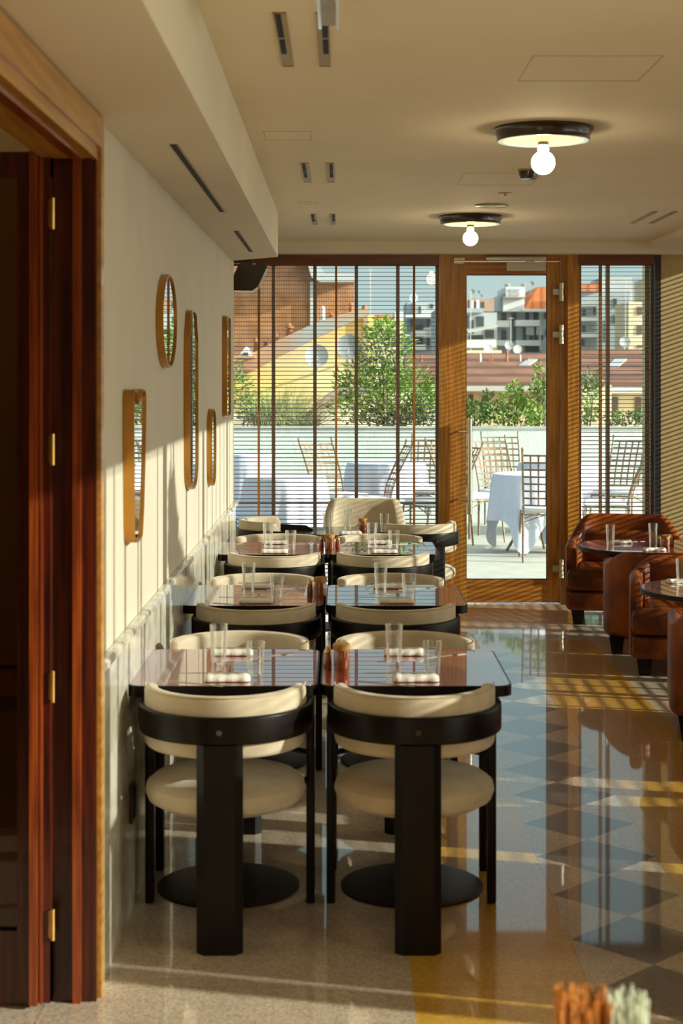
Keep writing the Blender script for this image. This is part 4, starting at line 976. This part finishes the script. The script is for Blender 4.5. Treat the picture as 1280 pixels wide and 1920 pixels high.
# ================================================================== THE CITY BEYOND
GZ = -14.0
tag(MB().box(-120, 160, 19.7, 260, GZ - 0.5, GZ).build('city_ground', 'city_ground', smooth=0), kind='structure')
def bx(px0, px1, py0, py1, Y, dep, mb=None, base=None):
    z1 = WZ(py0, Y); z0 = base if base is not None else WZ(py1, Y)
    return (mb or MB()).box(WX(px0, Y), WX(px1, Y), Y, Y + dep, z0, z1)
def win(parent, rects, Y, m='dark_window', name='window', out=0.05):
    for (a, b, c, d_) in rects: bx(a, b, c, d_, Y - out, out + 0.02).build(name, m, parent, smooth=0)
# brown cane clad building
Y0 = 33.0
r = thing('cane_clad_building', 'tall building wall clad in brown cane behind the left blind', 'building')
MB().prism([(WX(x, Y0), z) for x, z in ((300, WZ(440, Y0)), (577, WZ(440, Y0)), (612, WZ(528, Y0)), (664, WZ(528, Y0)), (664, GZ), (300, GZ))], Y0, Y0 + 8, axis='Y').build('wall', 'cane_screen', r, smooth=0)
MB().prism([(WX(x, Y0), WZ(y, Y0)) for x, y in ((570, 470), (578, 470), (610, 516), (664, 516), (664, 531), (600, 531), (584, 522))], Y0 - 0.5, Y0 + 0.02, axis='Y').build('eave', 'grey_render', r, smooth=0)
bx(581, 590, 528, 532, Y0 - 0.1, 0.1, base=WZ(700, Y0)).build('downpipe', 'zinc', r, smooth=0)
# yellow gable house
Y1 = 27.0
r = thing('yellow_gable_house', 'yellow gabled house with a sloping grey roof edge, behind the left blind', 'house')
el = [(300, 775), (438, 712), (520, 668), (600, 628), (672, 596), (700, 590)]
MB().prism([(WX(x, Y1), WZ(y, Y1)) for x, y in el] + [(WX(690, Y1), GZ), (WX(300, Y1), GZ)], Y1, Y1 + 5, axis='Y').build('wall', 'yellow_render', r, smooth=0)
MB().prism([(WX(x, Y1), WZ(y, Y1)) for x, y in ((300, 752), (438, 682), (520, 640), (600, 603), (672, 582), (690, 583), (690, 592), (672, 599), (600, 631), (520, 671), (438, 716), (300, 782))], Y1 - 0.45, Y1 + 5.2, axis='Y').build('roof_edge', 'slate_grey', r, smooth=0)
bx(683, 690, 594, 740, Y1 - 0.08, 0.06).build('downpipe', 'slate_grey', r, smooth=0)
bx(640, 672, 655, 668, Y1 - 0.02, 0.03).build('wall_stain_patch', 'pale_render', r, smooth=0)
# chimneys on its roof
def pot(px, pyb, pyt, Y, w, label, m='pot_clay', kind=0):
    z0, z1 = WZ(pyb, Y), WZ(pyt, Y); h = z1 - z0; x = WX(px, Y); k = w * Y / F / 2
    r = thing('chimney_pot', label, 'chimney', (x, Y + 0.15, z0), group=None)
    MB().lathe([(0, -0.15), (k, -0.15), (k * .85, h * .55), (k * .95, h * .6), (k * .7, h * .62)], 14, cap=False).build('flue', m, r)
    if kind == 0:
        MB().lathe([(k * .5, h * .60), (k * .5, h * .74)], 10, cap=False).lathe([(k * 1.25, h * .72), (k * .9, h * .80), (0, h)], 14, cap=False).build('cowl', m, r)
    else:
        MB().lathe([(k * .7, h * .62), (k * .7, h * .9), (0, h)], 12, cap=False).build('cowl', m, r)
pot(479, 668, 631, Y1, 11, 'leftmost terracotta chimney pot with a cowl on the yellow house')
pot(497, 660, 636, Y1, 10, 'squat terracotta chimney pot second from the left on the yellow house')
pot(516, 652, 622, Y1, 12, 'terracotta chimney pot beside the left blind\'s mullion', kind=1)
pot(542, 641, 604, Y1, 15, 'tall hooded terracotta chimney pot in the middle of the sloping roof')
pot(528, 648, 634, Y1, 6, 'small low terracotta pot between two larger ones')
pot(605, 618, 572, Y1, 11, 'white cylindrical flue on the sloping roof', m='white_render', kind=1)
pot(621, 606, 584, Y1, 11, 'pointed terracotta chimney pot right of the white flue')
pot(658, 592, 564, Y1, 10, 'terracotta chimney pot near the top of the sloping roof')
pot(683, 584, 571, Y1, 12, 'broad clay pot at the upper end of the sloping roof', kind=1)
r = thing('dormer', 'white pointed dormer at the left end of the sloping roof', 'dormer', (0, 0, 0))
MB().prism([(WX(x, 26.4), WZ(y, 26.4)) for x, y in ((446, 668), (461, 650), (473, 668))], 26.4, 27.6, axis='Y').build('hood', 'white_render', r, smooth=0)
bx(438, 478, 667, 671, 26.35, 1.4).build('ledge', 'slate_grey', r, smooth=0)
bx(456, 465, 661, 667, 26.36, 0.05).build('opening', 'dark_window', r, smooth=0)
def dish(px, py, rad, Y, label, m='dish_grey', az=0.0, mast=40, arm=0.0):
    x, z = WX(px, Y), WZ(py, Y); R = rad * Y / F
    r = thing('satellite_dish', label, 'satellite dish', (x, Y, z), az)
    o = MB().lathe([(0, 0.06 * R), (R * .5, 0.10 * R), (R * .85, 0.2 * R), (R, 0.28 * R), (R * 1.0, 0.24 * R), (R * .5, 0.05 * R), (0, 0.0)], 32, cap=False).build('reflector', m, r, rot=(PI / 2, 0, 0))
    MB().tube([(0, -0.02, -R * .85), (-R * .1, -R * .8, -R * .35)], R * .035, 6).tube([(-R * .14, -R * .85, -R * .30), (-R * .05, -R * .7, -R * .36)], R * .09, 8).build('feed_arm', 'zinc', r)
    mm = MB().tube([(0, 0.08, 0), (0, 0.12, -R - mast * Y / F)], R * .06, 8)
    if arm: mm.tube([(0, 0.12, -R - mast * Y / F + 0.03), (0, arm, -R - mast * Y / F + 0.03)], R * .08, 8)
    mm.build('mast', 'zinc', r)
dish(594, 667, 21.5, 26.3, 'large pale satellite dish before the yellow wall', mast=14, arm=0.75)
dish(654, 650, 23, 26.3, 'darker satellite dish half hidden by the oleander bush', m='dish_dark', mast=8, arm=0.75)
# little lean-to roof and wall under the yellow house
r = thing('lean_to', 'low lean-to with a rusty roof edge behind the grasses', 'outbuilding')
MB().prism([(WX(x, 25.0), WZ(y, 25.0)) for x, y in ((590, 757), (640, 722), (700, 722), (700, 735), (640, 738), (592, 765))], 24.6, 26.4, axis='Y').build('roof', 'slate_grey', r, smooth=0)
MB().prism([(WX(x, 25.0), z) for x, z in ((592, WZ(768, 25)), (640, WZ(738, 25)), (830, WZ(735, 25)), (830, GZ), (592, GZ))], 25.0, 26.3, axis='Y').build('wall', 'cream_render', r, smooth=0)
r = thing('low_wall', 'long pale building wall behind the leftmost shrubs', 'building')
bx(300, 592, 775, 0, 25.2, 1.2, base=GZ).build('wall', 'cream_render', r, smooth=0)

# tiled roofs in the middle distance
def tiled(label, roof, wall, Y, dep, rise_px, wins=(), m='roof_tiles', wm='cream_render', ridge_Y=None):
    """roof: (px0, px1, py_eave, py_ridge)"""
    px0, px1, pe, pr = roof; r = thing('tiled_house', label, 'house', group=None)
    Yr = Y + dep; ze = WZ(pe, Y); zr = WZ(pr, Yr)
    vs = [(WX(px0, Y), Y - 0.4, ze), (WX(px1, Y), Y - 0.4, ze), (WX(px1, Yr), Yr, zr), (WX(px0, Yr), Yr, zr)]
    vs += [(a, b, c - 0.15) for a, b, c in vs]
    MB().add(vs, [(0, 1, 2, 3), (4, 5, 6, 7), (0, 1, 5, 4), (1, 2, 6, 5), (2, 3, 7, 6), (3, 0, 4, 7)]).build('roof', m, r, smooth=0)
    MB().box(WX(px0, Y), WX(px1, Y), Y, Y + dep, GZ, ze - 0.16).build('wall', wm, r, smooth=0)
    MB().box(WX(px0, Y), WX(px1, Y), Y - 0.5, Y - 0.38, ze - 0.17, ze - 0.02).build('gutter', 'zinc', r, smooth=0)
    win(r, wins, Y, 'shutter_brown')
    return r
T1 = tiled('long house with a brown tiled roof seen through the door glass', (760, 1062, 722, 662), None, 46, 6, 0, wins=[(879, 887, 740, 757), (905, 914, 742, 760), (960, 969, 742, 760), (1010, 1018, 742, 757)])
T2 = tiled('house with a brown tiled roof behind the narrow right blind', (1066, 1300, 723, 655), None, 38, 5, 0, wins=[(1143, 1158, 745, 790), (1190, 1202, 745, 775)])
bx(1070, 1146, 722, 0, 37.2, 0.5, base=GZ).build('annex', 'pale_render', T2, smooth=0)
def skylight(px, py, eave, ridge, Y, dep, label):
    za, zb_ = WZ(eave, Y), WZ(ridge, Y + dep); sl_ = (zb_ - za) / dep
    t = 0.5; yy = Y
    for k in range(200):
        yy = Y + dep * k / 200
        if WZ(py, yy) < za + (yy - Y) * sl_: break
    z = za + (yy - Y) * sl_; x = WX(px, yy)
    r = thing('skylight', label, 'skylight', (x, yy, z))
    q = [(-0.35, -0.55), (-0.05, -0.55), (0.35, 0.55), (0.05, 0.55)]
    vs = [(a, b, b * sl_ + 0.06) for a, b in q] + [(a, b, b * sl_ + 0.002) for a, b in q]
    MB().add(vs, [(0, 1, 2, 3), (0, 1, 5, 4), (1, 2, 6, 5), (2, 3, 7, 6), (3, 0, 4, 7)]).build('glazing', 'dish_grey', r, smooth=0)
skylight(990, 682, 722, 662, 46, 6, 'pale skylight on the tiled roof in the door view')
skylight(1156, 684, 723, 655, 38, 5, 'pale skylight on the tiled roof behind the narrow right blind')
for px, pyb, pyt, w, lb, mm in ((901, 682, 662, 5, 'white pipe on the tiled roof, left part of the door view', 'white_render'), (917, 682, 670, 4, 'left of two small clay pots on the tiled roof', 'pot_clay'), (922, 681, 667, 4, 'right of two small clay pots on the tiled roof', 'pot_clay'), (976, 684, 664, 4, 'grey pipe on the tiled roof, centre of the door view', 'zinc'), (958, 695, 683, 4, 'clay pot low on the tiled roof in the door view', 'pot_clay'), (889, 690, 678, 4, 'clay pot at the left of the tiled roof', 'pot_clay'), (951, 665, 655, 5, 'clay pot on the ridge beside the dark dish', 'pot_clay'), (990, 680, 668, 3.5, 'clay pot right of the grey pipe', 'pot_clay'), (790, 682, 664, 5, 'clay pot on the ridge seen behind the wide blind', 'pot_clay')):
    pot(px, pyb + 4, pyt, 50, w, lb, m=mm, kind=1)
dish(915.5, 653, 8.5, 62, 'white satellite dish at the left of the roof ridge', m='white_render', mast=95)
dish(954.5, 647, 8.5, 61, 'dark round satellite dish above the ridge in the door view', m='dish_grey', mast=95)
dish(970, 655, 8, 61, 'white satellite dish right of the dark one above the ridge', m='white_render', mast=95)
dish(1171, 641, 10, 60, 'large pale satellite dish above the roof behind the right blind', mast=50)
def antenna(px, pyt, pyb, Y, label, bars=3, wpx=14):
    r = thing('roof_antenna', label, 'antenna', (WX(px, Y), Y, 0)); k = Y / F
    MB().tube([(0, 0, WZ(pyb, Y)), (0, 0, WZ(pyt, Y))], 0.6 * k, 6).build('mast', 'zinc', r)
    m = MB()
    for i in range(bars): z = WZ(pyt + 3 + i * 8, Y); m.tube([(-wpx / 2 * k, 0, z), (wpx / 2 * k, 0, z)], 0.5 * k, 5)
    m.build('elements', 'zinc', r)
antenna(882, 545, 662, 60, 'tall slim antenna mast at the left of the door view', 1, 8)
antenna(957, 594, 645, 60, 'antenna mast above the dark dish in the door view', 1, 12)
antenna(694, 503, 600, 40, 'thin antenna mast against the sky behind the wide blind', 2, 10)
antenna(1172, 522, 640, 62, 'antenna mast against the grey block behind the right blind', 2, 12)
r = thing('rooftop_terrace_wall', 'sunlit cream rooftop wall just above the tiled ridge', 'wall')
bx(872, 940, 657, 0, 63, 1.0, base=GZ).build('wall', 'cream_render', r, smooth=0)
bx(872, 1062, 668, 0, 60.4, 2.5, base=GZ).build('roof_deck', 'cream_render', r, smooth=0)
bx(1110, 1230, 664, 0, 59.4, 2.5, base=GZ).build('rear_wing', 'cream_render', T2, smooth=0)
# grey apartment block in the door view
Y2 = 92.0
r = thing('apartment_block', 'grey apartment block with balconies and a white chimney stack in the door view', 'apartment building')
bx(928, 1026, 583, 0, Y2, 7, base=GZ).build('wall', 'grey_render', r, smooth=0)
MB().prism([(WX(x, Y2), WZ(y, Y2)) for x, y in ((905, 584), (930, 556), (948, 549), (948, 584))], Y2 - 0.6, Y2 + 6, axis='Y').build('slanted_roof', 'bluegrey_render', r, smooth=0)
MB().prism([(WX(x, Y2), WZ(y, Y2)) for x, y in ((982, 580), (1008, 538), (1060, 538), (1060, 579))], Y2 - 0.2, Y2 + 6, axis='Y').build('roof', 'roof_orange', r, smooth=0)
bx(979, 1062, 579, 584, Y2 - 1.4, 1.5).build('cornice', 'white_render', r, smooth=0)
ch = bx(943, 983, 558, 584, Y2 - 1.0, 5).build('chimney_stack', 'white_render', r, smooth=0)
bx(948, 984, 538, 558, Y2 - 1.0, 5).build('chimney_head', 'white_render', r, smooth=0)
bx(942, 985, 556.5, 558.5, Y2 - 1.3, 5.6).build('chimney_ledge', 'slate_grey', r, smooth=0)
win(r, [(955, 974, 541, 546.5), (955, 974, 548.5, 554)], Y2 - 1.0, 'bluegrey_render', 'louvre')
for px in (954, 985): MB().lathe([(0.10, 0), (0.10, 0.08), (0.17, 0.09), (0.17, 0.11), (0.10, 0.12), (0.10, 0.17), (0.19, 0.18), (0.19, 0.21), (0, 0.23)], 12, c=(WX(px, Y2), Y2 + 1, WZ(538, Y2)), cap=False).build('chimney_pot', 'slate_grey', r)
win(r, [(940, 949, 586, 601), (958, 968, 582, 601), (985, 992, 585, 600), (1000, 1008, 585, 600), (940, 949, 619, 637), (961, 967, 601, 650), (980, 986, 614, 637), (1001, 1007, 614, 637), (992, 999, 630, 637), (1012, 1018, 628, 637), (984, 1010, 649, 660), (1020, 1026, 584, 598), (1022, 1026, 617, 632)], Y2)
win(r, [(986, 1001, 613, 628), (1005, 1017, 613, 628)], Y2, 'awning', 'awning', 0.25)
for (a, b, c_, d_) in ((932, 955, 601, 613), (967, 1011, 600, 611), (930, 955, 638, 648), (967, 1011, 638, 648)): bx(a, b, c_, d_, Y2 - 1.3, 1.3).build('balcony', 'white_render', r, smooth=0)
bx(1011, 1014, 584, 655, Y2 - 0.3, 0.3).build('downpipe', 'zinc', r, smooth=0)
bx(930, 932.5, 584, 655, Y2 - 0.3, 0.3).build('corner_strip', 'white_render', r, smooth=0)
r = thing('apartment_block', 'lower grey building with awnings at the left side of the door view', 'apartment building')
Y3 = 83.0
bx(820, 931, 586, 0, Y3, 6, base=GZ).build('wall', 'grey_render', r, smooth=0)
bx(820, 906, 578, 586, Y3 - 0.5, 6).build('parapet', 'bluegrey_render', r, smooth=0)
bx(858, 926, 560, 584, Y3 + 2.5, 3.5).build('attic', 'slate_grey', r, smooth=0)
win(r, [(876, 880, 563, 577), (888, 893, 565, 578), (900, 908, 566, 578), (893, 907, 593, 612), (884, 888, 600, 625), (875, 879, 592, 615), (880, 906, 628, 636), (910, 926, 618, 634)], Y3)
win(r, [(884, 887, 563, 578), (893, 898, 562, 578)], Y3 + 2, 'white_render', 'pilaster')
MB().add([(WX(873, Y3), Y3 - 1.6, WZ(624, Y3)), (WX(928, Y3), Y3 - 1.6, WZ(612, Y3)), (WX(928, Y3), Y3, WZ(608, Y3)), (WX(873, Y3), Y3, WZ(618, Y3)), (WX(873, Y3), Y3 - 1.6, WZ(626, Y3)), (WX(928, Y3), Y3 - 1.6, WZ(614, Y3))], [(0, 1, 2, 3), (0, 1, 5, 4)]).build('awning', 'awning', r, smooth=0)
bx(873, 930, 637, 652, Y3 - 1.2, 1.2).build('balcony', 'white_render', r, smooth=0)
for px, py, rr_, lb in ((885, 547, 4.6, 'largest of three small dishes on the left rooftop in the door view'), (896, 548, 3.5, 'middle of three small dishes on the left rooftop in the door view'), (901.5, 555, 3, 'rightmost small dish on the left rooftop in the door view'), (996, 532, 4.6, 'small dish beside the white chimney stack')):
    dish(px, py, rr_, 85.8 if px < 950 else 93, lb, m='dish_dark', mast=16)
# buildings right of the cane clad one, behind the wide blind
Y4 = 100.0
r = thing('apartment_block', 'white and grey apartment block with balconies at the right end of the wide blind', 'apartment building')
bx(763, 850, 566, 0, Y4, 6, base=GZ).build('wall', 'bluegrey_render', r, smooth=0)
bx(775, 850, 567, 591, Y4 - 0.6, 2).build('upper_storey', 'grey_render', r, smooth=0)
bx(760, 850, 590, 596, Y4 - 1.5, 2).build('cornice', 'white_render', r, smooth=0)
win(r, [(769, 773, 598, 613), (800, 805, 598, 614), (778, 793, 608, 620), (808, 818, 610, 618), (778, 793, 632, 646), (800, 805, 632, 648), (806, 812, 570, 578), (785, 789, 574, 588)], Y4 - 0.6)
for (a, b, c_, d_) in ((775, 798, 620, 630), (806, 830, 618, 630), (775, 798, 646, 656)): bx(a, b, c_, d_, Y4 - 1.6, 1.1).build('balcony', 'white_render', r, smooth=0)
r = thing('distant_house', 'small sunlit house with a red roof behind the top of the oleander', 'house')
bx(697, 766, 598, 0, 112, 6, base=GZ).build('wall', 'cream_render', r, smooth=0)
bx(695, 732, 590, 599, 111.6, 6).build('roof', 'roof_orange', r, smooth=0)
bx(740, 766, 585, 599, 112.5, 5).build('parapet', 'white_render', r, smooth=0)
# block behind the narrow right blind
Y5 = 85.0
r = thing('apartment_block', 'pale blue-grey apartment block behind the narrow right blind', 'apartment building')
bx(1062, 1180, 545, 0, Y5, 5, base=GZ).build('wall', 'bluegrey_render', r, smooth=0)
bx(1082, 1126, 532, 546, Y5 - 0.3, 5).build('roof', 'roof_orange', r, smooth=0)
bx(1128, 1185, 520, 0, Y5 + 2, 4, base=GZ).build('tower', 'grey_render', r, smooth=0)
win(r, [(1092, 1097, 580, 592), (1092, 1097, 610, 622), (1086, 1096, 637, 648), (1112, 1117, 575, 590), (1136, 1142, 600, 640), (1150, 1156, 560, 576), (1150, 1156, 590, 606)], Y5)
for c_ in (566, 594, 624): bx(1082, 1126, c_, c_ + 8, Y5 - 1.2, 1.2).build('balcony', 'white_render', r, smooth=0)
r = thing('apartment_block', 'sunlit cream apartment block at the right of the narrow right blind', 'apartment building')
bx(1178, 1216, 566, 0, Y5 - 5, 4, base=GZ).build('wall', 'cream_render', r, smooth=0)
bx(1216, 1300, 520, 0, Y5 - 5, 4, base=GZ).build('side_wall', 'pale_render', r, smooth=0)
win(r, [(1194, 1204, 610, 627), (1194, 1204, 575, 590), (1194, 1204, 647, 652)], Y5 - 5, 'shutter_brown')
